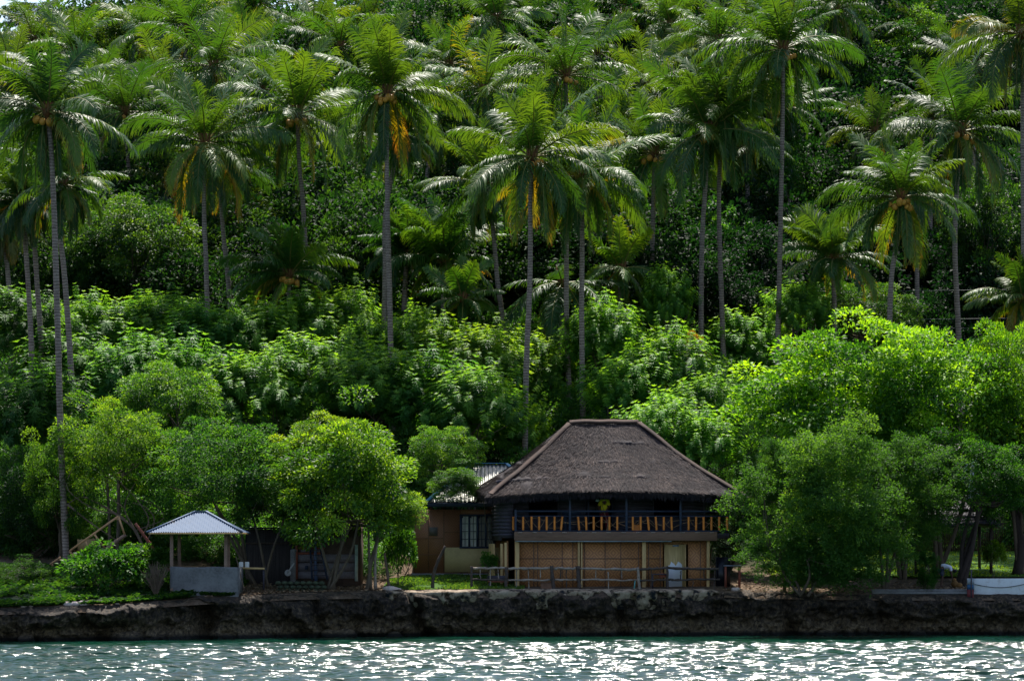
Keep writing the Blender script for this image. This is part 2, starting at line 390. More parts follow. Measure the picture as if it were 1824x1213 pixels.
g = blades("grass", -6.0, 0.6, 150.4, 157.4, 14000, .10, 1); g.color = (1.2, 1.1, 1, 1); tag(g, "short green lawn grass between the stone wall and the brown house", "grass")
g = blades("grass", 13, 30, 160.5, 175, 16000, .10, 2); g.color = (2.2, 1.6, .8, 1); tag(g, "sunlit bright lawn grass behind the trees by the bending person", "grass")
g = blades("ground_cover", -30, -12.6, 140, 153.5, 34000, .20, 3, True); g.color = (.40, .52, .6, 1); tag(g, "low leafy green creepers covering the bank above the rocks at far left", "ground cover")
# litter of dry leaves and pebbles on the bare yard
r = np.random.RandomState(8); n = 4200; x = np.concatenate([r.uniform(-14, -5, 2600), r.uniform(10, 24, 1600)]); y = edgeY(x) + .1 + 6.5 * r.rand(n) ** 1.5
z = terr(x, y) + .05; a = r.uniform(0, 6.28, n); s_ = r.uniform(.03, .10, n)[:, None]
b = np.stack([x, y, z], 1); d = np.stack([np.cos(a), np.sin(a), r.uniform(-.2, .5, n)], 1) * s_; e = np.stack([-np.sin(a), np.cos(a), r.uniform(0, .6, n)], 1) * s_ * .6
me = np_mesh("leaf_litter", np.stack([b - d, b - e, b + d, b + e], 1).reshape(-1, 3), np.arange(n * 4).reshape(-1, 4))
tag(link("leaf_litter", me, plain("dry_leaves", (.26, .17, .10), .9, .6, 1.5)), "dry leaves and stones littering the bare yard between the gazebo and the house", "leaf litter", kind="stuff")
# ------------------------------------------------------------------ foliage generators
def unit(v): return v / np.maximum(np.linalg.norm(v, axis=-1, keepdims=True), 1e-9)
UP = np.array([0, 0, 1.0])
def leafquads(b, d, nrm, L, W, fold=.12):
    d = unit(d); s = unit(np.cross(d, nrm)); n_ = np.cross(s, d); L = np.asarray(L)[:, None]; W = np.asarray(W)[:, None]
    mid = b + d * L * .48 + n_ * L * fold
    return np.stack([b, mid - s * W * .5, b + d * L - n_ * L * fold * .5, mid + s * W * .5], 1).reshape(-1, 3)
def clumps(r, K, rx, ry, rz, zmin=-.55, inner=.45, lob=.3, seed=0):
    d = unit(r.normal(size=(K * 3, 3))); d = d[d[:, 2] > zmin][:K]
    rr = inner + (1 - inner) * r.rand(len(d)) ** .6
    rr = rr * (1 + lob * noise(d, 1.6, 2, seed)) * np.where(r.rand(len(d)) < .14, 1.22, 1.0)
    return d * rr[:, None] * np.array([rx, ry, rz]), d
def crown_round(seed, rx=4, ry=3.6, rz=3.2, K=150, rc=.8, per=130, leaf=.16, asp=.5, droop=.35, zmin=-.55, inner=.45, lob=.35, flat=.7, tvar=.22):
    r = np.random.RandomState(seed); c, od = clumps(r, K, rx, ry, rz, zmin, inner, lob, seed)
    K = len(c); n = K * per; ci = np.repeat(np.arange(K), per)
    rcs = rc * r.uniform(.6, 1.25, K)[ci]
    d2 = unit(r.normal(size=(n, 3)) + np.array([0, 0, .45])) 
    rad_ = rcs * (.35 + .65 * r.rand(n) ** .5)
    b = c[ci] + d2 * rad_[:, None] * np.array([1, 1, flat])
    dr = d2 + od[ci] * .5 + r.normal(size=(n, 3)) * .5 - UP * droop
    nr = UP * .55 + d2 * .5 + od[ci] * .45 + r.normal(size=(n, 3)) * .35
    L = leaf * r.uniform(.65, 1.35, n)
    V = leafquads(b, dr, nr, L, L * asp)
    t = np.repeat(.45 + r.normal(0, tvar * .6, K)[ci] + r.normal(0, tvar * .6, n) , 4)
    return V, np.clip(t, 0, 1), c
def crown_rosette(seed, rx=3.2, ry=3, rz=2.6, K=130, leaf=.42, tiers=6, per=9, asp=.26):
    r = np.random.RandomState(seed); c, od = clumps(r, K, rx, ry, rz, -.5, .3, .35, seed); K = len(c)
    ax = unit(UP * 1.0 + od * .55 + r.normal(size=(K, 3)) * .18); tl = r.randint(3, tiers + 1, K); sz = r.uniform(.75, 1.25, K)
    Vs = []; Ts = []; tb = .42 + r.normal(0, .14, K)
    for k in range(tiers):
        for j in range(per):
            a = 6.283 * (j + .5 * (k % 2)) / per + r.uniform(-.25, .25, K)
            e1 = unit(np.cross(ax, np.array([.3, 1, 0]))); e2 = np.cross(ax, e1)
            radial = e1 * np.cos(a)[:, None] + e2 * np.sin(a)[:, None]
            b = c + ax * (k * .17 * sz)[:, None]
            top = (k >= tl - 1)
            d = radial + ax * np.where(top, .7, -.05)[:, None] - UP * .22
            L = leaf * sz * r.uniform(.8, 1.15, K) * np.where(top, .7, 1) * (k < tl)
            ok = L > 0
            V = leafquads(b, d, ax + radial * .3 + r.normal(size=(K, 3)) * .12, L, L * asp, .07).reshape(-1, 4, 3)[ok]
            Vs.append(V.reshape(-1, 3)); Ts.append(np.repeat((tb + .05 * k + .25 * top + r.normal(0, .05, K))[ok], 4))
    return np.concatenate(Vs), np.clip(np.concatenate(Ts), 0, 1), c
def crown_feather(seed, rx=4, ry=3, rz=3, K=62, per=70, leaf=.10, spray=.66, zmin=-.92, nsp=24):
    r = np.random.RandomState(seed); c0, od0 = clumps(r, K, rx, ry, rz, zmin, .4, .5, seed); K0 = len(c0); li = np.repeat(np.arange(K0), nsp)
    dd = unit(r.normal(size=(len(li), 3)) + UP * .5); c = c0[li] + dd * (.75 * r.uniform(.7, 1.2, K0))[li][:, None] * np.array([1.1, 1.1, .6]) * r.uniform(.5, 1, len(li))[:, None]; od = unit(dd + od0[li] * .5)
    K = len(c); n = K * per; ci = np.repeat(np.arange(K), per)
    ax = unit(od * .9 + r.normal(size=(K, 3)) * .55 + UP * .35)
    s = r.rand(n); Ls = spray * r.uniform(.6, 1.4, K)[ci]
    off = r.normal(size=(n, 3)) * (.11 * np.sin(np.pi * np.clip(s, .12, .95)))[:, None] * np.array([1.4, 1.4, .6])
    b = c[ci] + ax[ci] * (s * Ls)[:, None] - UP * (s ** 2 * .3 * Ls)[:, None] + off
    dr = off * 8 + ax[ci] * .4 + r.normal(size=(n, 3)) * .4 - UP * .2
    L = leaf * r.uniform(.7, 1.4, n)
    V = leafquads(b, dr, UP + r.normal(size=(n, 3)) * .5, L, L * .62, .06)
    t = .42 + np.repeat(r.normal(0, .12, K0), nsp)[ci] + r.normal(0, .09, n)
    return V, np.clip(np.repeat(t, 4), 0, 1), c0
def qf(V): return np.arange(len(V)).reshape(-1, 4)
PROTO = {}
def proto(key, fn, **kw):
    V, T, c = fn(**kw); me = np_mesh(key, V, qf(V), tint=T); me.materials.append(MAT['leaf_soft' if key[:3] in ('fea', 'fin') else 'leaf']); PROTO[key] = (me, V, T, c)
for i in range(4): proto("round_crown_%d" % i, crown_round, seed=10 + i, K=130, rc=.9, per=210, leaf=.20, flat=.55, lob=.45, zmin=-.85, tvar=.34)
for i in range(3): proto("fine_crown_%d" % i, crown_round, seed=20 + i, K=130, rc=.85, per=210, leaf=.165, asp=.5, flat=.6, lob=.5, zmin=-.9, tvar=.34)
for i in range(4): proto("rosette_crown_%d" % i, crown_rosette, seed=30 + i, K=430, leaf=.36, per=10, asp=.24)
for i in range(2): proto("feather_crown_%d" % i, crown_feather, seed=40 + i, K=72, per=52)
for i in range(2): proto("vine_crown_%d" % i, crown_round, seed=50 + i, K=150, rc=.6, per=80, leaf=.27, asp=.85, droop=.9, inner=.8, lob=.15, flat=.9)
for i in range(3): proto("bush_crown_%d" % i, crown_round, seed=60 + i, rx=1.6, ry=1.3, rz=1.1, K=60, rc=.42, per=75, leaf=.19, asp=.5, zmin=-.3)
SIZE = {'round': (4, 3.6, 3.2), 'fine': (4, 3.6, 3.2), 'rosette': (3.2, 3, 2.6), 'feather': (4, 3, 3), 'vine': (4, 3.6, 3.2), 'bush': (1.6, 1.3, 1.1)}
# size measured at 88% of the scatter
_cnt = [0]
def limbs_mesh(base, stems, targets, seed, r0=.16, nseg=7):
    """base: list of local base points, one per stem; targets: crown points to reach"""
    r = np.random.RandomState(seed); mb = MB(); base = np.array(base)
    for k, st in enumerate(stems):
        b = base[k % len(base)]; pts = spline([b, b * .5 + st * .5 + r.normal(0, .18, 3) * np.array([1, 1, .2]), st], nseg)
        mb.tube(pts, np.linspace(r0, r0 * .62, nseg), 7, jit=.05, seed=seed + k)
        d = np.linalg.norm(targets - st, axis=1); own = targets[np.argsort(d)[:max(4, len(targets) // max(1, len(stems)))]]
        for t in own:
            mid = st * .45 + t * .55 + r.normal(0, .25, 3); mid[2] -= .12
            mb.tube(spline([st, mid, t], 6), np.linspace(r0 * .42, .018, 6), 5, cap=False)
    return mb
def tree(kind, px, py, wpx, hpx, Y, color, label, cat="tree", name="broadleaf_tree", group=None, stems=1, seed=None, trunk_px=None, r0=.15, rz=None, bark='bark', dscale=1.0, ntw=14, depth=None):
    _cnt[0] += 1; seed = _cnt[0] * 7 if seed is None else seed; r = np.random.RandomState(seed)
    keys = [k for k in PROTO if k.startswith(kind + "_crown")]; me, V, T, cl = PROTO[keys[seed % len(keys)]]
    c = P(px, py, Y); W = wpx * Y / FPX / 2; H = hpx * Y / FPX / 2; sz = SIZE[kind]
    sx = W / sz[0] * .92; szz = H / sz[2] * .92; sy = ((sx + szz) / 2 if depth is None else depth / 2 / sz[1]) * dscale
    if trunk_px is None: bx = c[0] + r.uniform(-.1, .1) * W; by = Y
    else: bx, by = (trunk_px - 912) * Y / FPX, Y
    base = np.array([bx, by, tz(bx, by) - .05])
    e = empty(name, base, label, cat, group)
    o = link("crown", me, None, e, c - base); o.scale = (sx, sy, szz); o.rotation_euler = (0, 0, 0 if rz is None else rz); o.color = (*color, 1)
    cc = c - base; tg = cl[r.choice(len(cl), ntw, replace=False)] * np.array([sx, sy, szz]) * .82 + cc
    if rz: 
        R = np.array(Matrix.Rotation(rz, 3, 'Z')); tg = (tg - cc) @ R.T + cc
    low = cc[2] - H * .55
    st = [np.array([cc[0] * .5 + r.uniform(-.3, .3) * W * (stems > 1) * 1.4, cc[1] + r.uniform(-.5, .5) * (stems > 1), max(low, .5)]) for _ in range(stems)]
    bs = [np.array([r.uniform(-.25, .25) * (stems > 1), r.uniform(-.2, .2) * (stems > 1), -.1]) for _ in range(stems)]
    limbs_mesh(bs, st, tg, seed, r0).build("trunk", MAT[bark], e, smooth=True)
    return e
# ------------------------------------------------------------------ palms
def frond_np(r, az, e0, droop, L, u, n=62, roll=0.0, shift=0.0):
    s = np.linspace(0, 1, n); el = np.clip(e0 - droop * s ** 1.45, -1.5, 1.6); azs = az + shift * s ** 2
    ds = L / (n - 1); t = np.stack([np.cos(el) * np.cos(azs), np.cos(el) * np.sin(azs), np.sin(el)], 1)
    p = np.vstack([[0, 0, 0], np.cumsum(t[:-1] * ds, 0)])
    sd_ = np.stack([-np.sin(azs), np.cos(azs), azs * 0], 1); nn = np.cross(sd_, t) * -1
    nn = np.where((nn[:, 2:3] < 0) & (abs(t[:, 2:3]) < .95), -nn, nn)
    ro = roll * s[:, None]; sd2 = sd_ * np.cos(ro) + nn * np.sin(ro); nn2 = nn * np.cos(ro) - sd_ * np.sin(ro)
    Vr, Fr, _ = tube_np(p[::6], np.linspace(.055, .012, len(p[::6])), 4, False)
    k0 = int(n * .14); idx = np.arange(k0, n)
    prof_ = np.clip(np.sin(np.pi * (s[idx] * .80 + .13)), .05, 1) ** .7
    Lf = L * .27 * prof_
    g = (.25 + .95 * u)
    Vs = []; Ts = []
    for sg in (-1, 1):
        m_ = len(idx); j = r.normal(0, .07, (m_, 3))
        fw = (.35 + .75 * s[idx] ** 2)[:, None]
        d1 = unit(sd2[idx] * sg * .85 + t[idx] * fw + nn2[idx] * .22 - UP * g * .35 + j)
        d2 = unit(d1 + t[idx] * .15 - UP * g * 1.15 + j * 1.5)
        d3 = unit(d2 - UP * g * .9 + j)
        l = (Lf * r.uniform(.86, 1.1, m_))[:, None]; wv = t[idx] * .5
        w0, w1, w2 = .036, .038, .024
        b = p[idx]; q1 = b + d1 * l * .40; q2 = q1 + d2 * l * .34; q3 = q2 + d3 * l * .26
        wd = unit(t[idx] + r.normal(0, .15, (m_, 3)))
        P8 = np.stack([b - wd * w0, b + wd * w0, q1 + wd * w1, q1 - wd * w1, q2 + wd * w2, q2 - wd * w2, q3], 1)
        Vs.append(P8.reshape(-1, 3)); Ts.append(np.stack([0 * l[:, 0]] * 2 + [0 * l[:, 0] + .0] * 2 + [0 * l[:, 0] + .08] * 2 + [0 * l[:, 0] + .2], 1))
    V = np.concatenate(Vs); T = np.concatenate(Ts); m2 = len(V) // 7; o_ = np.arange(m2)[:, None] * 7
    Q = np.concatenate([o_ + np.array([0, 1, 2, 3]), o_ + np.array([3, 2, 4, 5])]); TR = o_ + np.array([5, 4, 6])
    return V, Q, TR, T.reshape(-1), Vr, np.array(Fr)
COCO = MB().ball((0, 0, 0), .165, 6, (1, 1, 1.15)).build("coconut_proto", MAT['coconut'], smooth=True); COCO_ME = COCO.data; D.objects.remove(COCO)
PALMS = "coconut palms on the shore and hillside"
def palm(cx, cy, Rpx, Y, trunk, label, seed, color=(1, 1, 1), nuts=0, N=31, top=88, bot=-66, old=.25, r0=.175, wind=.12, hang=True):
    r = np.random.RandomState(seed + 100); c = P(cx, cy, Y); R = Rpx * Y / FPX
    tp = [P(x, y, Y) for x, y in trunk] if trunk else [P(cx, cy + 40, Y)]
    last = tp[-1]; gz = tz(last[0], Y)
    if last[2] > gz + .3:
        prev = tp[-2] if len(tp) > 1 else c; sl_ = (last[0] - prev[0]) / min(-.5, (last[2] - prev[2]))
        dz = gz - last[2]; tp.append(np.array([last[0] + np.clip(sl_ * dz * .6, -1.2, 1.2), Y, gz - .15]))
    else: tp[-1] = np.array([last[0], Y, min(last[2], gz) - .1])
    base = tp[-1].copy(); e = empty("coconut_palm", base, label, "palm tree", PALMS)
    line = spline([c + (0, 0, -.1)] + tp, 26); line[:, 1] += np.sin(np.linspace(0, 3.1, 26)) * r.uniform(-.3, .3)
    h = np.linspace(1, 0, 26); rr = r0 * (.66 + .34 * (1 - h)) * (1 + .55 * np.clip(1 - h * 14, 0, 1)); rr[:1] *= .8
    V, F, T = tube_np(line - base, rr, 11, True, .03, seed)
    link("trunk", np_mesh("trunk", V, [np.array(F), np.array(T)], smooth=True), MAT['palm_bark'], e)
    Vs, Qs, Ts, TT, RV, RF = [], [], [], [], [], []; n = 0; rn_ = 0; az0 = r.uniform(0, 6.28)
    for i in range(N):
        u = (i + .5) / N; az = az0 + i * 2.39996 + r.normal(0, .18)
        if nuts and u > .45 and math.sin(az) < -.6 and r.rand() < .75: az += r.choice([-1, 1]) * r.uniform(1.0, 1.6)
        e0 = rad(top + (bot - top) * u ** .98 + r.normal(0, 9)); dr = rad(32 + 62 * u + r.normal(0, 13)); L = R * 1.12 * (.86 + .22 * math.sin(math.pi * min(1, u + .1))) * r.uniform(.78, 1.14)
        V, Q, TR, T_, Vr, Fr = frond_np(r, az, e0, dr, L, u, n=66 if Y < 200 else 46, roll=r.normal(0, .9), shift=wind * (1 if math.cos(az) < 0 else -1) * r.uniform(0, 1.5))
        dead = u > 1 - old and r.rand() < .45
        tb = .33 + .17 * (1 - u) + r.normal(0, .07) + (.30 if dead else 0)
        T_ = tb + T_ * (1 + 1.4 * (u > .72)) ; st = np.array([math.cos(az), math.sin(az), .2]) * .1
        Vs.append(V + st); Qs.append(Q + n); Ts.append(TR + n); TT.append(T_); n += len(V)
        RV.append(Vr + st); RF.append(Fr + rn_); rn_ += len(Vr)
    cl = c - base
    me = np_mesh("crown", np.concatenate(Vs), [np.concatenate(Qs), np.concatenate(Ts)], tint=np.clip(np.concatenate(TT), 0, 1))
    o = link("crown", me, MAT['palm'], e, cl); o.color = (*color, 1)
    link("frond_stalks", np_mesh("frond_stalks", np.concatenate(RV), np.concatenate(RF), smooth=True), MAT['rachis'], o)
    mb = MB()
    for k in range(9):
        a = k * .7; d = np.array([math.cos(a), math.sin(a), 0]); mb.tube([d * .05 - UP * .35, d * .22 + UP * .1, d * .3 + UP * (.45 + .2 * r.rand()), d * .38 + UP * (.75 + .3 * r.rand())], [.07, .08, .05, .01], 5)
    mb.build("heart_fibre", MAT['fibre'], o, smooth=True)
    for k in range(nuts):
        a = k * 2.4 + r.uniform(-.3, .3); rr_ = r.uniform(.34, .58); q = link("coconut", COCO_ME, None, e, cl + np.array([math.cos(a) * rr_ * 1.15, -.15 - abs(math.sin(a)) * rr_ * .8, -.25 - .40 * r.rand()]))
        q.scale = (r.uniform(.85, 1.15),) * 3
    return e
# cx, cy, R, Y, trunk px points, label, options (dim colours paint shade)
PL = [
 (85, 200, 135, 153.5, [(92, 280), (97, 400), (103, 600), (108, 780), (118, 994)], "tallest coconut palm at the left edge, bare trunk rising beside the tilted timber frame", dict(nuts=7, color=(.75, .85, .9), N=30, old=.3)),
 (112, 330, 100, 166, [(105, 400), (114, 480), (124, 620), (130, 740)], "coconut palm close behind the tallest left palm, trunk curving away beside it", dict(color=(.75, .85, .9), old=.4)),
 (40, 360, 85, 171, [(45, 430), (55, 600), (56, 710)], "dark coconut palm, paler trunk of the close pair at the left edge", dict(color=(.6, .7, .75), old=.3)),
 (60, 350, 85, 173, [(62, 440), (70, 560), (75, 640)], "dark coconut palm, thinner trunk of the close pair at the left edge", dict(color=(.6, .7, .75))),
 (8, 400, 85, 188, [(10, 440), (18, 520), (20, 560)], "browning coconut palm half out of view at the left edge", dict(color=(.8, .6, .6), old=.8)),
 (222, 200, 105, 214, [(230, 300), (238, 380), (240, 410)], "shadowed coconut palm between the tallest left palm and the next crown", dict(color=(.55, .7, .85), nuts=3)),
 (365, 255, 130, 184, [(364, 380), (368, 470), (371, 560), (379, 625)], "coconut palm with dangling browned fronds and straight brown trunk left of a slim grey one", dict(nuts=6, old=.45, color=(1.05, 1.05, 1))),
 (392, 295, 95, 190, [(396, 390), (405, 480), (412, 560), (417, 600)], "coconut palm whose slim grey trunk stands just right of the brown trunk at left", dict(color=(.9, .95, 1))),
 (530, 205, 132, 188, [(533, 290), (539, 350), (545, 450), (557, 590)], "coconut palm with orange nuts and a trunk bowed right beside the short nut palm", dict(nuts=9, color=(1.1, 1.1, 1))),
 (515, 490, 98, 185, [(515, 540), (516, 585)], "short coconut palm with orange nuts and spreading low fronds among shrubs at left", dict(nuts=8, bot=-30, color=(.8, .95, 1))),
 (690, 165, 128, 178, [(689, 250), (691, 400), (694, 520), (697, 665)], "coconut palm heavy with brown nuts above the thick twin trunks", dict(nuts=10, N=30, old=.35)),
 (712, 240, 95, 184, [(687, 380), (686, 480), (683, 620)], "coconut palm whose trunk runs up just left of the heavy fruited one", dict(color=(.9, 1, .95))),
 (642, 372, 95, 216, [(634, 410), (630, 470)], "old coconut palm with dark shaggy trunk and drooping pale fronds behind twin trunks", dict(color=(1, 1, .9), r0=.35, bot=-60, top=60)),
 (948, 280, 142, 171, [(945, 350), (944, 500), (938, 640), (935, 790)], "coconut palm with a bright nut cluster, trunk reaching down to the thatched roof's ridge end", dict(nuts=9, N=30)),
 (862, 330, 95, 187, [(876, 390), (886, 500), (896, 570), (906, 640)], "coconut palm with slanting trunk leaning left, just left of the bright nut cluster palm", dict(color=(.95, 1, 1))),
 (1004, 330, 100, 180, [(1009, 410), (1009, 560), (1014, 705)], "coconut palm with browned hanging skirt and slightly wavy pale trunk above the roof", dict(old=.6, color=(1, 1, .95))),
 (1036, 315, 130, 177, [(1037, 430), (1036, 560), (1038, 730)], "coconut palm with straight thick trunk rising behind the roof ridge", dict(nuts=3, old=.5, color=(1.05, 1.1, .95))),
 (1166, 275, 115, 192, [(1163, 400), (1161, 560), (1162, 690)], "coconut palm with thin straight trunk halfway between roof ridge and pair of trunks", dict(nuts=6, color=(.95, 1, 1))),
 (1260, 235, 130, 188, [(1257, 330), (1251, 430), (1249, 600)], "coconut palm with wide crown and nuts, left trunk of the pair before the vine mound", dict(nuts=8, N=30, old=.3, color=(1.05, 1.05, 1))),
 (1288, 200, 105, 189, [(1281, 340), (1283, 450), (1288, 600), (1292, 705)], "coconut palm, right trunk of the pair before the vine mound", dict(old=.4)),
 (1395, 88, 132, 187, [(1394, 220), (1391, 380), (1388, 520), (1385, 630)], "tall coconut palm with clean straight pale trunk right of the vine mound", dict(nuts=8, color=(.9, 1, 1))),
 (1488, 20, 95, 236, [(1486, 90), (1489, 220), (1492, 305)], "far coconut palm near the top edge with slender upright trunk against dark woods", dict(color=(.7, .85, .95))),
 (1520, 85, 80, 242, [(1480, 190), (1465, 260), (1450, 325)], "far coconut palm with clearly slanting trunk against dark woods", dict(color=(.65, .8, .9))),
 (1605, 352, 128, 179, [(1598, 430), (1588, 500), (1584, 625)], "coconut palm with golden nuts and bright fan of upright fronds at right", dict(nuts=9, N=29, old=.3)),
 (1712, 235, 132, 187, [(1704, 330), (1700, 450), (1708, 630)], "coconut palm with glossy dark crown behind the golden nut palm, trunk at right", dict(nuts=4, color=(.75, .85, .9))),
 (1485, 462, 108, 189, [(1485, 520), (1486, 560)], "low stemless looking coconut palm between pale straight trunk and golden nut palm", dict(bot=-25, color=(1, 1.05, 1))),
 (1628, 330, 80, 200, [(1631, 400), (1634, 600)], "coconut palm mostly hidden behind the golden nut crown, thin trunk showing", dict(color=(.7, .8, .9))),
 (1820, 60, 135, 176, [(1822, 160), (1824, 520)], "coconut palm in the top right corner with orange tipped hanging fronds", dict(old=.7, color=(.7, .75, .8))),
 (1822, 535, 90, 176, [(1822, 600)], "young coconut palm at the right edge with yellowish low fronds", dict(color=(1, .95, .8), bot=-30)),
 (824, 535, 72, 182, [(824, 570), (827, 615)], "small slender young coconut palm with upright pale fronds right of twin trunks", dict(N=18, r0=.10, color=(1.1, 1.15, .9), bot=-35)),
 (790, 470, 115, 189, [(790, 520)], "broad coconut palm with backlit upright fronds right behind the twin trunks", dict(color=(.95, 1.1, 1), bot=0)),
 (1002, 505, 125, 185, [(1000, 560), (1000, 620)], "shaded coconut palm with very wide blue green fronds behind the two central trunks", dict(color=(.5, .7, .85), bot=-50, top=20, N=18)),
 (1008, 135, 130, 204, [(1008, 200), (1006, 300)], "coconut palm with big upright fan near the top centre above the bright nut cluster palm", dict(nuts=5, color=(1, 1.05, 1))),
 (862, 165, 112, 207, [(864, 250), (866, 330)], "coconut palm with swept upright fronds between the heavy fruited and the top centre palms", dict(color=(.95, 1.05, 1))),
 (885, 35, 85, 230, [(884, 80)], "far coconut palm at the top edge above the centre, half lost in foliage", dict(color=(.85, 1, 1))),
 (1118, 20, 95, 238, [(1120, 65), (1120, 90)], "far coconut palm at the top edge with dark drooping fronds and nuts", dict(nuts=4, color=(.8, .9, .95))),
 (1278, 75, 100, 216, [(1277, 140)], "coconut palm above the widest crown at right of centre", dict(color=(1, 1.05, .95))),
 (1098, 225, 100, 208, [(1100, 300), (1104, 400)], "coconut palm with yellowish glowing fronds between roof ridge palm and thin straight trunk", dict(color=(1.1, 1.1, .9))),
 (1106, 480, 78, 187, [(1105, 520), (1108, 580)], "small bright fronded coconut palm right of the roof ridge palm's trunk", dict(color=(1.2, 1.2, .9), N=18)),
 (775, 215, 90, 206, [(762, 300), (758, 360)], "coconut palm peeping out behind the heavy fruited crown's right side", dict(color=(.95, 1, .95))),
 (380, 120, 110, 207, [(380, 200)], "coconut palm with curled silvery fronds above the one with a browned frond", dict(color=(1, 1.05, .95))),
 (330, 50, 85, 242, [(330, 100)], "far coconut palm below the lime green tree at top left", dict(color=(.8, .95, 1))),
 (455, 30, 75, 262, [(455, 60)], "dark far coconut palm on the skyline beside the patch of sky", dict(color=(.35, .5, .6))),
 (605, 85, 85, 238, [(605, 140)], "far coconut palm between the bowed trunk palm and the heavy fruited palm", dict(color=(.85, 1, 1))),
 (1195, 45, 90, 232, [(1195, 100)], "far coconut palm near the top edge left of the tall pale trunk palm", dict(color=(.95, 1.05, 1))),
 (135, 95, 85, 232, [(138, 160)], "far coconut palm behind the tallest left palm's top", dict(color=(.9, 1, .9))),
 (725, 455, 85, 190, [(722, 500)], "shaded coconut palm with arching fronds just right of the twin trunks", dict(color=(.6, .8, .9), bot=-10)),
 (1395, 190, 90, 214, [(1400, 260)], "coconut palm half hidden behind the tall clean trunk's crown", dict(color=(.8, .95, 1))),
 (465, 160, 95, 212, [(465, 230)], "coconut palm peeping out left of the bowed trunk crown", dict(color=(1, 1.1, .95))),
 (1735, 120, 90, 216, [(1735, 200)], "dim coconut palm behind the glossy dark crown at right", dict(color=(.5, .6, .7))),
 (560, 330, 80, 214, [(560, 380)], "coconut palm low behind the bowed trunk", dict(color=(.9, 1, .95))),
 (1225, 790, 62, 166, [(1225, 800)], "ground level palm sprouting dark fronds behind the thatched roof's right slope", dict(color=(.7, .85, .9), bot=20, N=14, r0=.12)),
]
FL = ["far coconut palm between the tallest left palm and the dangling browned frond palm", "far coconut palm above the left of the silvery frond palm", "far coconut palm in the gap above the bowed trunk palm's left side",
 "far coconut palm high above the bowed trunk palm", "far coconut palm peeping over the heavy fruited palm's top left", "far coconut palm right of the heavy fruited palm's top", "far coconut palm left of the big upright fan at top centre",
 "far coconut palm right of the big upright fan at top centre", "far coconut palm between top centre fan and the widest crown", "far coconut palm just above the widest crown's left side", "far coconut palm left of the tall clean trunk palm's top",
 "far coconut palm below left of the tall clean trunk palm's crown", "far coconut palm between the tall clean trunk and the far slender upright trunk", "far coconut palm above the golden nut palm's left side", "far coconut palm near the top edge above the golden nut palm",
 "far coconut palm in the top left corner behind the tallest palm", "far coconut palm low between the shadowed palm and the brown trunk palm", "far coconut palm in the gap left of the twin trunks' upper part", "far coconut palm low left of the bowed trunk",
 "far coconut palm low between straight thick trunk and thin straight trunk", "far coconut palm low behind the pair of trunks' crowns", "far coconut palm in the gap right of the twin trunks' upper part", "far coconut palm half out of view at the left edge above the browning one",
 "far coconut palm at the top edge above the dangling browned frond palm", "far coconut palm cut by the top edge at centre", "far coconut palm between golden nut palm and glossy dark crown"]
for k_, (cx, cy, R, Y) in enumerate([(175, 165, 92, 222), (285, 150, 88, 226), (440, 95, 88, 232), (560, 60, 80, 246), (655, 50, 80, 250), (800, 115, 92, 224), (945, 60, 88, 236), (1062, 95, 92, 222), (1150, 150, 96, 214), (1222, 140, 92, 218), (1340, 55, 90, 232), (1345, 170, 88, 212), (1440, 150, 80, 232), (1560, 235, 85, 216), (1640, 75, 84, 242), (60, 70, 84, 240), (300, 330, 84, 212), (600, 250, 90, 206), (440, 300, 82, 212), (1120, 330, 84, 206), (1330, 270, 80, 208), (810, 300, 86, 210), (20, 150, 95, 216), (260, 60, 80, 248), (1000, 20, 80, 248), (1660, 200, 80, 220)]):
    r_ = np.random.RandomState(k_ + 5); v = r_.uniform(.75, 1.05) * (.75 if cx > 1300 else 1); PL.append((cx, cy, R, Y, [(cx + r_.uniform(-6, 6), cy + 70)], FL[k_], dict(color=(v * r_.uniform(.8, 1.1), v, v), N=25)))  # right-hand palms dimmed in colour to paint a vignette
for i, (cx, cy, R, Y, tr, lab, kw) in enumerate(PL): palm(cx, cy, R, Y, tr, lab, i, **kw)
# ------------------------------------------------------------------ hillside wood that reads as one mass
r = np.random.RandomState(77); Vs, Ts = [], []; keys = [k for k in PROTO if k[:5] in ('round', 'rose')] ; rows = [(197, 17), (202, 17), (207, 18), (216, 19), (226, 20), (237, 20), (249, 21), (262, 21), (276, 22), (288, 22)]
import re as _re
big = {}
for i in range(4):
    V, T, c = crown_round(seed=200 + i, rx=4.2, ry=3.8, rz=3.6, K=85, rc=1.15, per=95, leaf=.30, asp=.5, lob=.5, inner=.5); big[i] = (V, T)
for Yr, nrow in rows:
    half = 1010 * Yr / FPX
    for k in range(nrow):
        x = -half + 2 * half * (k + r.uniform(.1, .9)) / nrow; y = Yr + r.uniform(-4, 4); s_ = r.uniform(.75, 1.35) * (1.15 if Yr > 230 else .9)
        V, T = big[r.randint(4)]; a = r.uniform(0, 6.28); ca, sa = math.cos(a), math.sin(a)
        W = np.stack([V[:, 0] * ca - V[:, 1] * sa, V[:, 0] * sa + V[:, 1] * ca, V[:, 2] * r.uniform(.8, 1.25)], 1) * s_
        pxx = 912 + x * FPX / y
        if Yr > 270 and (pxx < 135 or 455 < pxx < 520): continue
        if x > 15 and Yr < 196: continue
        z = tz(x, y) + 3.2 * s_ * r.uniform(.7, 1.25)
        Vs.append(W + np.array([x, y, z])); Ts.append(T + r.normal(-.12, .2) + (.10 if pxx < 1150 else -.34))  # right-hand trees get a darker tint, a vignette painted into the leaves
V = np.concatenate(Vs); T = np.clip(np.concatenate(Ts), 0, 1)
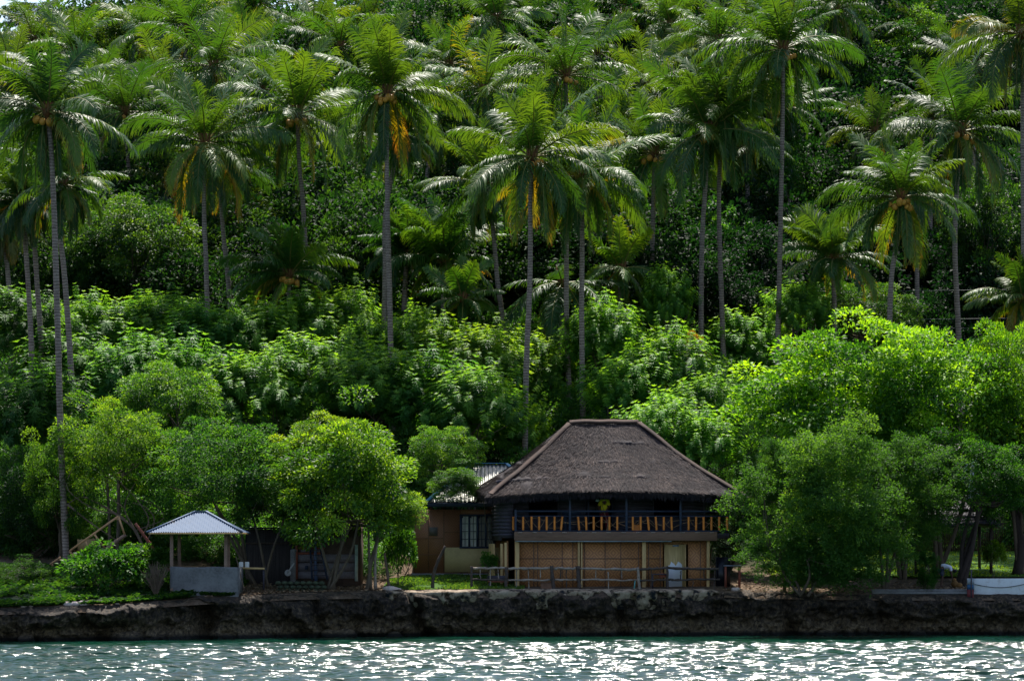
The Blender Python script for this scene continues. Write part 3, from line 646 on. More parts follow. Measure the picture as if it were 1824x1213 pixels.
o = tag(link("hillside_forest", np_mesh("hillside_forest", V, qf(V), tint=T), MAT['leaf_soft']), "dense dark green wood covering the hillside behind all the palms", "forest", kind="stuff"); o.color = (.38, .50, .46, 1)
# undergrowth on the lower slope, dark filling below the shrubs
r = np.random.RandomState(78); Vs, Ts = [], []
for Yr, nrow in ((157.3, 30), (159.5, 24), (163, 18), (170, 18), (178, 22), (184, 22), (190, 20)):
    half = 1010 * Yr / FPX
    for k in range(nrow):
        x = -half + 2 * half * (k + r.uniform(.1, .9)) / nrow; y = Yr + r.uniform(-2, 2) * (Yr > 158)
        if x > 9 and Yr < 178: continue
        if Yr < 168 and x > -6: continue
        s9 = 0
        if Yr < 158 and x > -5.5: continue
        V, T = big[r.randint(4)]; s_ = r.uniform(.42, .62) * (.6 if Yr < 158 else 1); z = tz(x, y) + (1.0 if Yr > 158 else .7)
        Vs.append(V * s_ + np.array([x, y, z])); Ts.append(T - .1)
V = np.concatenate(Vs); T = np.clip(np.concatenate(Ts), 0, 1)
o = tag(link("undergrowth", np_mesh("undergrowth", V, qf(V), tint=T), MAT['leaf']), "dark tangled undergrowth on the lower slope beneath the feathery shrubs", "undergrowth", kind="stuff"); o.color = (1.35, 1.45, 1.1, 1)
# ------------------------------------------------------------------ single trees on the slope
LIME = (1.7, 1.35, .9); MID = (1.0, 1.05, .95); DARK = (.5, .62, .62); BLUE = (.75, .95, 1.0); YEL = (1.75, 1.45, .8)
TR = [
 ('round', 215, 75, 230, 120, 255, LIME, "lime green flat topped tree near the top left corner"),
 ('round', 60, 95, 160, 110, 250, LIME, "lime green tree below the patch of sky in the top left corner"),
 ('round', 400, 45, 170, 110, 262, LIME, "yellowish tree left of the dark skyline palm"),
 ('round', 70, 30, 150, 50, 285, (.3, .4, .5), "dark silhouetted tree crossing the corner patch of sky"),
 ('vine', 560, 50, 130, 90, 256, MID, "broad leaved tree just right of the sky gap on the skyline"),
 ('round', 745, 60, 220, 150, 246, (.55, .7, .65), "dense dark small leaved tree on the skyline right of the heavy fruited palm"),
 ('round', 240, 450, 240, 200, 196, (.85, .9, .75), "broad tree with bronze flush above the feathery shrubs at left"),
 ('round', 430, 400, 130, 130, 205, LIME, "light green tree behind the slim grey trunk at left"),
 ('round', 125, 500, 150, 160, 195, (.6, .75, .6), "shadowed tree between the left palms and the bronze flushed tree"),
 ('vine', 620, 530, 120, 110, 192, (.7, .9, .7), "dark glossy broad leaved tree just left of the twin trunks"),
 ('vine', 770, 560, 130, 90, 192, (.6, .85, .75), "dark glossy broad leaved tree right of the twin trunks"),
 ('round', 805, 370, 180, 90, 212, MID, "spreading layered tree below the slanting left leaning palm"),
 ('round', 900, 480, 170, 120, 206, LIME, "speckled yellow green tree behind the slanting trunk"),
 ('vine', 1262, 480, 170, 210, 203, (1.05, 1.3, 1.05), "tree smothered in large leaved creeper behind the pair of trunks"),
 ('fine', 1150, 520, 110, 150, 204, BLUE, "bluish fine leaved tree behind the thin straight trunk"),
 ('round', 1360, 300, 130, 260, 214, (.5, .75, .7), "tall dark tree with drooping sprays left of the clean pale trunk"),
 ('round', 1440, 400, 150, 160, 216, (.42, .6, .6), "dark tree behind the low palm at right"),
 ('round', 1620, 110, 150, 170, 240, (.95, 1.1, .8), "tree with lime leaf clusters near the top edge at right"),
 ('round', 1760, 430, 180, 260, 205, (.5, .65, .5), "dark bushy tree right of the glossy dark palm's trunk"),
 ('round', 1540, 570, 190, 130, 193, (.95, 1.0, .7), "rounded olive green tree beneath the golden nut palm"),
 ('round', 1350, 600, 150, 120, 194, (.95, .95, .7), "olive green tree at the foot of the tall clean trunk"),
]
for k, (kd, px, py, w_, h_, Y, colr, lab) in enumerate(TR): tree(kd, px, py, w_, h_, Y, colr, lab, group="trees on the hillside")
# ------------------------------------------------------------------ feathery shrubs on the lower slope
SH = "feathery shrubs in front of the palms"
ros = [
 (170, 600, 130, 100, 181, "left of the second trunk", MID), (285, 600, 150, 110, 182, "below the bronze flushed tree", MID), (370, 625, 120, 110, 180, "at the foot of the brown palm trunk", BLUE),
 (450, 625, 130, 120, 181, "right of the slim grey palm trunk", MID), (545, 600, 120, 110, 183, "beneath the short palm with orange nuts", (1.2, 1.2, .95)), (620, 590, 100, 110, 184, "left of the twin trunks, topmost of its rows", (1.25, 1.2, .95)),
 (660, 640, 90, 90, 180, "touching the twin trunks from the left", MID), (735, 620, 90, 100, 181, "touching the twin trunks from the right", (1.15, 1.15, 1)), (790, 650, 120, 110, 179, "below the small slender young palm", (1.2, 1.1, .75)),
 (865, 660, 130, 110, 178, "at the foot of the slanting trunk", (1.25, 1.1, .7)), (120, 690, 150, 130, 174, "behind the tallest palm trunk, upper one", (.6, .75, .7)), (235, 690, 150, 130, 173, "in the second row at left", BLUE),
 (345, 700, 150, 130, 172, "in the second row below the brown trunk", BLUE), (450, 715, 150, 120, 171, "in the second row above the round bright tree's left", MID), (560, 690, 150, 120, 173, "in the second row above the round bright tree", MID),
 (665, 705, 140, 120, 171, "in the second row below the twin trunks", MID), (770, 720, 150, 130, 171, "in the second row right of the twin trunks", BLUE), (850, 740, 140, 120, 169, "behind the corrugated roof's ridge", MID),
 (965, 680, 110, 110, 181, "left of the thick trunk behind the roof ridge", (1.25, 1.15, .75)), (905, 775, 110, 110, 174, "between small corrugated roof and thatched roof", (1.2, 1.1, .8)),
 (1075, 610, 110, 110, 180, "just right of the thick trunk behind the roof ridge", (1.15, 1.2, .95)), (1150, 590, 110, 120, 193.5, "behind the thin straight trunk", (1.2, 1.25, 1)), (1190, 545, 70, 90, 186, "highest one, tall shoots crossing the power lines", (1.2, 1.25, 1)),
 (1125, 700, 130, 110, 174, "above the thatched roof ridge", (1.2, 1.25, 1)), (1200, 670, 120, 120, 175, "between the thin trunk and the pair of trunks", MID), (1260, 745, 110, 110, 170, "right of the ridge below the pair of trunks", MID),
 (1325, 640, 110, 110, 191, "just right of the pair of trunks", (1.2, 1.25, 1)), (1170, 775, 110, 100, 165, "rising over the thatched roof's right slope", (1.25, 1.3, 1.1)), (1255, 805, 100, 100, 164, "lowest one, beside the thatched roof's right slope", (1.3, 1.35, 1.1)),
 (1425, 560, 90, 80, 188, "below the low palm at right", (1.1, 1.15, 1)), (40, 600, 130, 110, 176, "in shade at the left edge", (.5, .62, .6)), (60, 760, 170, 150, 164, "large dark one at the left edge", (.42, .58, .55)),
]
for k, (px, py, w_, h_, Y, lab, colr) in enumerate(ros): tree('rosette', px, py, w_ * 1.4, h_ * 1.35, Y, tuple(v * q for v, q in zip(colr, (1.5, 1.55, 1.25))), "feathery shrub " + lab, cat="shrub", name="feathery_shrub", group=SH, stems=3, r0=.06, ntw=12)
tree('round', 1225, 640, 70, 90, 177, (3.2, 1.0, .6), "shrub with orange brown withered leaves left of the pair of trunks", cat="shrub", name="withered_shrub", stems=2, r0=.06)
# ------------------------------------------------------------------ shore trees
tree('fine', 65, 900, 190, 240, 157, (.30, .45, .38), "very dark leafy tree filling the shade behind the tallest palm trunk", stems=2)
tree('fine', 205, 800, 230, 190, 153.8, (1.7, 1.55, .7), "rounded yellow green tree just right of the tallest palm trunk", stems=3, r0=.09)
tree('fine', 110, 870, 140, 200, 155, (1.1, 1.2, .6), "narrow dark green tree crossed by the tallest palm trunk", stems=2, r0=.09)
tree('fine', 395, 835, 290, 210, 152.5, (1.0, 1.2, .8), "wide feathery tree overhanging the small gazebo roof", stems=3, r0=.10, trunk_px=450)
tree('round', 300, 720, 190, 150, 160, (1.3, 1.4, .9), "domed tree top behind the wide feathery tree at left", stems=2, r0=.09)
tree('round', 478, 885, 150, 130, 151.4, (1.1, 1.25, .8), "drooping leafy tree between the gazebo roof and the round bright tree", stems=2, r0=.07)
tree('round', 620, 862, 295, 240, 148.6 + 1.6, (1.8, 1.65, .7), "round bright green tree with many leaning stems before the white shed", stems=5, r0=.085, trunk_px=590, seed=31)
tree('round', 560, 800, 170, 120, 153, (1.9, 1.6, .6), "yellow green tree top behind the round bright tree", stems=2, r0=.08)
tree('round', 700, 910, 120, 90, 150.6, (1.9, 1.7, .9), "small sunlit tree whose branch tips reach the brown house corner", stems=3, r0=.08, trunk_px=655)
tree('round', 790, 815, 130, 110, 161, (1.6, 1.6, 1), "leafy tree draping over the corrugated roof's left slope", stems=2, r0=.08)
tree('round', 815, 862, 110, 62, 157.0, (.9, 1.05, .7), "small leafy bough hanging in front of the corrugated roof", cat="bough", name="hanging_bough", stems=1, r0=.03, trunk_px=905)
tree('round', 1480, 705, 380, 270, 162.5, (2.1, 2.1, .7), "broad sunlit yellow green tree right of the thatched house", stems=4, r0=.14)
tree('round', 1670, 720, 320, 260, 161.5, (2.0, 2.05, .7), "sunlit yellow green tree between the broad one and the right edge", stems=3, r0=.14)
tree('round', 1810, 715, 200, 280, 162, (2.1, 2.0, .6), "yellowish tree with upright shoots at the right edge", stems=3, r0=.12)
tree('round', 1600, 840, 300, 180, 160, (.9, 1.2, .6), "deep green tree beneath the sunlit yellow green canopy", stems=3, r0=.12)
tree('feather', 1462, 915, 325, 290, 150.5, (1.45, 1.4, .95), "fine leaved feathery tree hanging over the cliff beside the thatched house", stems=4, r0=.08, trunk_px=1430, dscale=.7)
tree('feather', 1570, 880, 260, 230, 153.5, (1.1, 1.15, .8), "shadowed fine leaved tree right of the one hanging over the cliff", stems=3, r0=.09, dscale=.8)
tree('feather', 1450, 1000, 250, 130, 151.2, (1.3, 1.4, 1.0), "lowest drooping feathery foliage touching the cliff edge beside the bar table", cat="bush", name="drooping_bush", stems=2, r0=.05, dscale=.6)
tree('feather', 1398, 850, 120, 150, 152.5, (.85, 1.0, .6), "olive tinted fine leaved bough beside the thatched eave", stems=2, r0=.07, dscale=.7)
tree('fine', 1735, 850, 220, 170, 156, (.55, .85, .42), "shade tree with sinuous dark trunks above the bending person", stems=4, r0=.13, trunk_px=1710, bark='bark_dark')
tree('feather', 1652, 1015, 42, 70, 152.6, (.6, .9, .5), "thin sapling on the cliff edge left of the bending person", cat="sapling", name="sapling", stems=1, r0=.03)
tree('round', 1800, 850, 140, 200, 162, (.6, .8, .4), "dark tree with thick leaning trunk at the right edge", stems=1, r0=.34, trunk_px=1812, bark='bark_dark')
tree('bush', 190, 1020, 150, 100, 146.6, (.8, 1.1, .6), "dense broad leaved bush below the fallen timber frame", cat="bush", name="leafy_bush", stems=5, r0=.03)
tree('bush', 265, 1000, 90, 60, 147.6, (1.1, 1.2, .6), "light green bush touching the gazebo's left post", cat="bush", name="leafy_bush", stems=4, r0=.025)
tree('bush', 270, 960, 70, 80, 158, (1.6, 1.4, .4), "sunlit yellow shrub glowing behind the fallen timber frame", cat="shrub", name="sunlit_shrub", stems=3, r0=.03)
tree('bush', 712, 990, 60, 110, 152.4, (1.0, 1.2, .6), "shrub with pale flowers against the brown house corner", cat="shrub", name="flowering_shrub", stems=3, r0=.03)
tree('bush', 872, 1003, 32, 38, 153, (.8, 1.1, .5), "small potted looking plant behind the rail fence's left end", cat="plant", name="garden_plant", stems=2, r0=.015)
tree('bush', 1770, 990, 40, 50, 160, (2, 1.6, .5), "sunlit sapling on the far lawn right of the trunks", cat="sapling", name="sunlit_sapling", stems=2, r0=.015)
tree('fine', 1305, 925, 120, 190, 161, (.45, .6, .5), "dark leafy tree filling the gap just behind the house's right end", stems=2, r0=.07)
tree('fine', 30, 1030, 150, 70, 149, (.5, .65, .5), "low dark bush at the left edge above the creepers", cat="bush", name="dark_bush", stems=3, r0=.03)
# dry twiggy shrub
r = np.random.RandomState(3); b = P(278, 1068, 145.2); b[2] = tz(b[0], b[1]); e = empty("dry_shrub", b, "leafless twiggy shrub before the gazebo's left post", "shrub"); mb = MB()
for k in range(70):
    a = r.uniform(0, 6.28); l = r.uniform(.9, 1.75); sp_ = r.uniform(.15, .75); pts = [np.zeros(3), np.array([math.cos(a) * sp_ * .35, math.sin(a) * sp_ * .35, l * .45]), np.array([math.cos(a) * sp_, math.sin(a) * sp_, l])]
    mb.tube(spline(pts, 5), np.linspace(.016, .005, 5), 4, cap=False)
    for q in range(4):
        s0 = pts[1] * (1 - q * .2) + pts[2] * q * .2; mb.tube([s0, s0 + np.array([r.uniform(-.25, .25), r.uniform(-.25, .25), r.uniform(.1, .4)])], [.007, .003], 3, cap=False)
mb.build("twigs", MAT['twig'], e)
# ------------------------------------------------------------------ building materials
MAT['navy'] = plain("navy_paint", (.028, .040, .075), .5, .3, 4)
MAT['darkwood'] = plain("stained_dark_boards", (.060, .052, .070), .7, .4, 2, stretch=(.3, 1, 6))
MAT['beam'] = plain("brown_painted_beam", (.19, .105, .07), .6, .3, 2, stretch=(.2, 1, 2))
MAT['post'] = plain("tan_timber_post", (.58, .38, .17), .6, .3, 2, stretch=(3, 3, .3))
MAT['bamboo'] = plain("orange_bamboo", (.80, .25, .045), .45, .25, 3)
MAT['rope'] = plain("rope_twig", (.30, .17, .09), .8, .2, 6)
MAT['cream'] = plain("cream_paint", (.50, .37, .18), .7, .12, 1.2, bump=.05)
MAT['white'] = plain("white_paint", (.74, .73, .74), .6, .15, 1.5, bump=.1, dark=(.55, .52, .48))
MAT['unlit_dark'] = plain("dark_room", (.006, .007, .012), .3, .2, 1)  # near-black colour paints the darkness of unlit rooms and gaps
MAT['curtain'] = plain("pale_curtain", (.62, .60, .55), .8, .25, 4, stretch=(6, 1, .3))
MAT['curtain_teal'] = plain("teal_net_curtain", (.20, .32, .34), .8, .3, 5, stretch=(5, 1, .3))
MAT['concrete'] = plain("rough_concrete", (.17, .165, .17), .9, .35, 1.2, bump=.5)
MAT['ridgewood'] = plain("faded_ridge_boards", (.050, .028, .021), .85, .5, 1.2)
MAT['rail'] = plain("peeled_branch", (.30, .24, .20), .8, .45, 5, dark=(.05, .035, .03))
MAT['raildark'] = plain("dark_branch", (.075, .055, .048), .9, .5, 6)
MAT['timber'] = plain("new_timber", (.50, .27, .13), .65, .2, 2)
MAT['redwood'] = plain("reddish_plank", (.24, .07, .045), .7, .3, 2)
MAT['plywood'] = plain("plywood", (.30, .19, .08), .7, .2, 1.5)
MAT['blue'] = plain("blue_ridge_paint", (.10, .27, .42), .5, .3, 2)
MAT['skin'] = plain("dark_skin", (.085, .045, .03), .5, .15, 8, bump=.05)
MAT['hair'] = plain("black_hair", (.008, .007, .007), .5, .2, 12)
def metal(name, col, stain, mt=.55, ro=.42):
    m = M(name); p = m.obj(); n1 = m.noise(p, .8, 6, .65); n2 = m.noise(m.scale(p, (6, 1, 1)), 2, 4)
    c = m.ramp(m.math('ADD', m.math('MULTIPLY', n1, .6), m.math('MULTIPLY', n2, .4)), [(.36, stain), (.46, col), (.7, tuple(min(1, v * 1.15) for v in col))])
    return m.done(m.pbsdf(c, ro, .35, mt, m.bump(n2, .15, .01)))
MAT['tin'] = metal("galvanised_sheet", (.26, .255, .235), (.12, .105, .095))
MAT['tin_blue'] = metal("bluish_sheet", (.085, .13, .21), (.07, .055, .05), 0.0, .6)
def woven(name, ca, cb, pitch=.62):
    m = M(name); o = m.obj(); s = m.n("SeparateXYZ"); m.set(s.inputs[0], o); x = m.math('ADD', s.outputs[0], s.outputs[1]); z = s.outputs[2]
    fx = m.math('ABSOLUTE', m.math('SUBTRACT', m.math('FRACT', m.math('DIVIDE', x, pitch)), .5)); fz = m.math('ABSOLUTE', m.math('SUBTRACT', m.math('FRACT', m.math('DIVIDE', z, pitch * 1.1)), .5))
    dm = m.math('ADD', fx, fz); ring = m.math('MULTIPLY', m.math('ADD', m.math('SINE', m.math('MULTIPLY', dm, 25.0)), 1), .5)
    wv = m.math('MULTIPLY', m.math('ADD', m.math('MULTIPLY', m.math('SINE', m.math('MULTIPLY', x, 150.)), m.math('SINE', m.math('MULTIPLY', z, 150.))), 1), .5)
    n1 = m.noise(o, 1.1, 5, .6); f = m.math('ADD', m.math('ADD', m.math('MULTIPLY', ring, .28), m.math('MULTIPLY', wv, .2)), m.math('MULTIPLY', n1, .6))
    c = m.ramp(f, [(.25, cb), (.8, ca)]); return m.done(m.pbsdf(c, .55, .4, 0, m.bump(wv, .4, .01)))
MAT['amakan'] = woven("woven_bamboo", (.58, .26, .10), (.21, .088, .038))
MAT['amakan2'] = woven("woven_bamboo_brown", (.30, .13, .060), (.18, .075, .036), .5)
m = M("thatch_straw"); at = m.n("Attribute", attribute_name="tint").outputs["Fac"]; p = m.pos(); n1 = m.noise(m.scale(p, (1, 1, .5)), 1.0, 5, .6); n2 = m.noise(m.scale(p, (8, 2, 1.2)), 2.5, 5, .7)
f = m.math('ADD', m.math('MULTIPLY', at, .35), m.math('ADD', m.math('MULTIPLY', n1, .55), m.math('MULTIPLY', n2, .35)))
c = m.ramp(f, [(.38, (.006, .005, .007)), (.54, (.017, .0125, .017)), (.70, (.044, .031, .031)), (.92, (.14, .10, .085))])  # patchy straw tones, contrast raised to paint palm crown shadows too
MAT['thatch'] = m.done(m.pbsdf(c, .8, .25, 0, m.bump(n2, .7, .04)))
# ------------------------------------------------------------------ roof pieces
def corr(a, b, c, d, pitch=.11, amp=.018, over=0.0, nu=None):
    """corrugated slope: eave a->b, ridge c->d (c above a side)"""
    a, b, c, d = [np.array(v, float) for v in (a, b, c, d)]; W = np.linalg.norm(b - a); e = (b - a) / W
    uc = np.dot(c - a, e); ud = np.dot(d - a, e); h = (c - a) - e * uc; nrm = unit(np.cross(e, h))
    if nrm[2] < 0: nrm = -nrm
    n = int(W / pitch * 6); u = np.linspace(0.001, W - .001, n); t = np.ones(n)
    if uc > 1e-3: t = np.minimum(t, u / uc)
    if W - ud > 1e-3: t = np.minimum(t, (W - u) / (W - ud))
    off = nrm * (amp * np.sin(2 * math.pi * u / pitch))[:, None]
    k = np.linspace(0, 1, 5); V = a + e * u[:, None, None] + h * (t[:, None] * k)[..., None] + off[:, None]
    V[:, 0] += -unit(h) * .02 * np.sin(u * 5.1)[:, None]
    return V.reshape(-1, 3), grid_faces(n, 5)
def thatch_slope(a, b, c, d, seed, thick=.24, nb=9000, sag=.30, courses=(.22, .45, .72)):
    a, b, c, d = [np.array(v, float) for v in (a, b, c, d)]; r = np.random.RandomState(seed)
    wid = np.linalg.norm(b - a); nu = int(wid / .07) + 2; nv = 90; u = np.linspace(0, 1, nu)[:, None]; v = np.linspace(0, 1, nv)[None, :]
    def pt(u, v):
        E = a + (b - a) * u[..., None]; R = c + (d - c) * u[..., None]; p = E + (R - E) * v[..., None]
        s_ = (1 - v) ** 2; p[..., 2] -= sag * s_ * (2 * u - 1) ** 2 - .10 * s_
        p[..., 2] -= .18 * np.sin(v * math.pi)   # slight concave swing of the slope
        return p
    nrm = unit(np.cross(b - a, c - a)); nrm = nrm if nrm[2] > 0 else -nrm
    U, V_ = np.broadcast_arrays(u, v); p = pt(U, V_)
    q = p * np.array([1, 1, 1.0]); disp = .20 * noise(q, .8, 3, seed) + .06 * noise(q * np.array([3, 1, 1]), 2.0, 4, seed + 1)
    wob = noise(p * np.array([1, 0, 0]), .5, 3, seed + 4) * .05
    for k, cv in enumerate(courses): disp += .08 * np.clip(1 - (V_ - cv - wob) / .16, 0, 1) * (V_ > cv + wob) * np.clip((V_ - cv - wob) * 400, 0, 1)
    p = p + nrm * disp[..., None]
    # thick ragged eave: rows that turn under
    lip = p[:, 0]; ins = unit(np.array([(c + d - a - b)[0] * 0, (c + d - a - b)[1], 0.0]) if abs((c + d - a - b)[1]) > abs((c + d - a - b)[0]) else np.array([(c + d - a - b)[0], 0, 0.0]))
    rag = noise(lip * np.array([4, 4, 0]), 2, 3, seed + 2)[:, None] * .07
    r1 = lip - UP * (thick * .55 + rag) - ins * .03; r2 = lip - UP * (thick + rag * 1.6) + ins * .12; r3 = r2 + ins * .9 + UP * .15
    G = np.concatenate([r3[:, None], r2[:, None], r1[:, None], p], 1); V = G.reshape(-1, 3); F = grid_faces(nu, nv + 3)
    tint = np.full(len(V), .35)
    # loose straw lying down the slope
    uu = r.rand(nb); vv = r.rand(nb) ** 1.15; B = pt(uu, vv) ; dn = unit(pt(uu, np.clip(vv - .05, -.05, 1)) - pt(uu, vv + .02)); al = unit(b - a)
    d0 = unit(dn + al * r.normal(0, .16, nb)[:, None] + nrm * r.uniform(.0, .18, nb)[:, None]); L = r.uniform(.10, .34, nb)[:, None]; w_ = r.uniform(.006, .018, nb)[:, None]
    B = B + nrm * r.uniform(.02, .10, nb)[:, None]
    S = np.stack([B - al * w_, B + d0 * L * .6 - al * w_, B + d0 * L + nrm * .01, B + al * w_], 1)
    # eave fringe
    ne = int(wid * 130); ue = r.rand(ne); Bf = pt(ue, np.zeros(ne)) - UP * r.uniform(.05, thick, ne)[:, None] + ins * r.uniform(-.02, .2, ne)[:, None]
    Lf = r.uniform(.10, .30, ne)[:, None]; df = unit(-UP + al * r.normal(0, .3, ne)[:, None] - ins * r.uniform(0, .5, ne)[:, None]); wf = .014
    S2 = np.stack([Bf - al * wf, Bf + df * Lf * .6 - al * wf, Bf + df * Lf, Bf + al * wf], 1)
    S = np.concatenate([S, S2]).reshape(-1, 3); ts = np.repeat(np.concatenate([r.uniform(.1, 1, nb), r.uniform(0, .6, ne)]), 4)
    return V, F, tint, S, ts
# ------------------------------------------------------------------ the thatched house
HB = np.array([-.24, 153.0, 2.2]); HR = rad(4.5)
H = empty("thatched_house", HB, "two storey wooden house with dark thatched hip roof and balcony above woven bamboo walls", "house", rz=HR)
SZ = .0269
def hx(px): return (px - 903) * SZ
def hz(py): return (1048 - py) * SZ
m0 = MB()
# ground storey walls
g = MB(); g.box(hx(917), hx(1183), .14, .22, 0, 2.28); g.box(hx(1228), hx(1266), .14, .22, 0, 2.28); g.box(hx(1183), hx(1228), .14, .22, 2.12, 2.28)
g.box(.0, .08, .2, 7.0, 0, 2.28); g.box(hx(1264), hx(1267) + .02, .2, 7.0, 0, 2.28); g.box(0, 9.8, 7.0, 7.1, 0, 2.28)
g.build("wall", MAT['amakan'], H)["label"] = "woven bamboo lower wall"
tr = MB()
for px in (951, 958, 1002, 1021, 1042, 1079, 1107, 1139, 1157, 1178, 1250): tr.box(hx(px) - .02, hx(px) + .02, .115, .138, 0.02, 2.26)
tr.box(hx(917), hx(1183), .112, .137, 1.42, 1.46)
tr.build("wall_battens", MAT['beam'], H)
def woodp(px, w, x=None): return MB().box(hx(px) - w / 2, hx(px) + w / 2, -.12, .10, -.05, 2.28)
for px, w_ in ((921, .2), (1031, .09), (1036, .07), (1148, .18), (1263, .13)): woodp(px, w_).build("post", MAT['post'], H, bevel=.01)
for k, y in enumerate((.9, 1.9, 3.4)): MB().box(-.62, -.50, y, y + .13, -.3, 2.15).build("post", MAT['post'], H, bevel=.01)
MB().box(-.3, -.18, .2, .34, -.1, 2.15).build("post", MAT['post'], H, bevel=.01); MB().box(-.12, 0.0, -.05, .08, -.1, 2.2).build("post", MAT['post'], H, bevel=.01)
# ground floor door, cream above and white below
m = M("door_paint"); o_ = m.obj(); s = m.n("SeparateXYZ"); m.set(s.inputs[0], o_)
jag = m.math('ADD', s.outputs[2], m.math('MULTIPLY', m.math('ABSOLUTE', m.math('SUBTRACT', m.math('FRACT', m.math('MULTIPLY', m.math('ADD', s.outputs[0], m.math('MULTIPLY', m.noise(o_, 2, 2), .3)), 3.1)), .5)), .42))
wht = m.math('MULTIPLY', m.math('LESS_THAN', m.math('ADD', jag, m.math('MULTIPLY', m.noise(o_, 5, 4), .12)), 1.33), m.math('MULTIPLY', m.math('GREATER_THAN', s.outputs[0], .14), m.math('LESS_THAN', s.outputs[0], .80)))
cr = m.ramp(m.noise(m.scale(o_, (8, 1, .5)), 2, 4), [(.3, (.36, .24, .10)), (.7, (.56, .40, .18))])
MAT['door'] = m.done(m.pbsdf(m.mix(wht, cr, (.66, .66, .72)), .6, .3))
dr = MB().box(0, .94, 0, .05, 0, 2.08).build("door", MAT['door'], H, loc=(hx(1187), .06, .03)); dr["label"] = "peeling cream and white door"
MB().box(.34, .64, -.012, -.002, 1.98, 2.06).build("sign_plate", plain("sign_blue", (.20, .27, .36), .5, .1), dr)
f = MB()
for k, x in enumerate(np.linspace(.36, .62, 9)): f.box(x - .008, x + .006, -.016, -.0125, 2.0, 2.04)
f.build("lettering", MAT['navy'], dr)
MB().box(-.05, 0, -.02, .06, 0, 2.1).box(.94, .99, -.02, .06, 0, 2.1).build("door_frame", MAT['post'], dr)
MB().ball((.86, -.04, 1.0), .03, 5).build("handle", MAT['tin'], dr)
# floor, beam
MB().box(hx(915), hx(1300), -.30, 8.0, 2.40, 2.66).build("floor_deck", MAT['darkwood'], H)
b_ = MB().box(hx(915), hx(1278), -.36, -.303, 2.29, 2.72).build("floor_beam", MAT['beam'], H, bevel=.01)
MB().box(hx(917), hx(1196), -.34, -.29, 2.235, 2.283).build("gutter_pipe", plain("weathered_pipe", (.30, .33, .36), .5, .4, 3), H)
jj = MB()
for k in range(14): jj.box(hx(921) + k * .71, hx(921) + k * .71 + .22, -.395, -.363, 2.66, 2.70)
jj.build("joist_brackets", plain("pale_bracket", (.36, .28, .24), .7, .3), H)
# upper storey
UY = 1.35; top = 5.2
u = MB()
def wseg(x0, x1, z0, z1): u.box(x0, x1, UY, UY + .1, z0, z1)
W = [(hx(946), hx(998)), (hx(1050), hx(1096)), (hx(1172), hx(1223))]
u2x = hx(1262); zs0, zs1 = hz(918), 5.0
wseg(-.25, W[0][0], 2.66, top); wseg(W[0][0], W[0][1], 2.66, zs0); wseg(W[0][0], W[0][1], zs1, top); wseg(W[0][1], W[1][0], 2.66, top); wseg(W[1][0], W[1][1], 4.85, top)
wseg(W[1][1], W[2][0], 2.66, top); wseg(W[2][0], W[2][1], 2.66, zs0); wseg(W[2][0], W[2][1], zs1, top); wseg(W[2][1], u2x, 2.66, top)
u.box(-.35, -.252, .0, 7.8, 2.30, top); u.box(-.252, .30, -.02, .08, 2.42, top); u.box(u2x, u2x + .1, UY, 7.8, 2.66, top); u.box(-.25, u2x, 7.7, 7.8, 2.66, top)
u.build("upper_wall", MAT['darkwood'], H)
for x0, x1 in ((.32, W[0][0]), (W[0][1], W[1][0]), (W[1][1], W[2][0]), (W[2][1], u2x)):
    cl = MB()
    for z in np.arange(2.67, 5.1, .17): cl.box(x0 + .03, x1 - .03, UY - .022, UY - .003, z, z + .145)
    cl.build("plank_cladding", MAT['darkwood'], H)
cl = MB()
for z in np.arange(2.5, 5.1, .17):
    cl.box(-.385, -.352, .0, 7.8, z, z + .13); cl.box(-.352, .30, -.05, -.023, z, z + .13)
cl.build("plank_cladding", MAT['darkwood'], H)
MB().box(0, 9.3, 3.0, 3.05, 2.67, 5.1).build("room_dark_sheet", MAT['unlit_dark'], H)  # near-black sheet painting the unlit room behind the openings
for k in (0, 2):
    x0, x1 = W[k]; wf = MB().box(x0 - .05, x0, UY - .03, UY + .12, zs0 - .05, zs1 + .05).box(x1, x1 + .05, UY - .03, UY + .12, zs0 - .05, zs1 + .05).box(x0, x1, UY - .03, UY + .12, zs0 - .05, zs0).build("window", MAT['darkwood'], H)
    n = 60; xx = np.linspace(x0 + .02, x1 - .02, n); yy = UY + .04 + .018 * np.sin(xx * 40)
    zt = zs1 - .02; zb = zs1 - .42 + .03 * np.sin(xx * 14); Vc = np.stack([np.stack([xx, yy, xx * 0 + zt], 1), np.stack([xx, yy * 1.0, zb], 1)], 1).reshape(-1, 3)
    link("curtain", np_mesh("curtain", Vc, grid_faces(n, 2)), MAT['curtain_teal'], wf)
MB().box(W[1][0] - .05, W[1][0], UY - .03, UY + .12, 2.67, 4.85).box(W[1][1], W[1][1] + .05, UY - .03, UY + .12, 2.67, 4.85).build("doorway_frame", MAT['navy'], H)
MB().box(W[0][1] + .2, W[0][1] + 1.1, UY - .3, UY - .03, 3.55, 3.75).box(W[0][1] + .3, W[0][1] + .4, UY - .28, UY - .05, 2.67, 3.55).box(W[0][1] + .9, W[0][1] + 1.0, UY - .28, UY - .05, 2.67, 3.55).build("side_board", MAT['navy'], H)
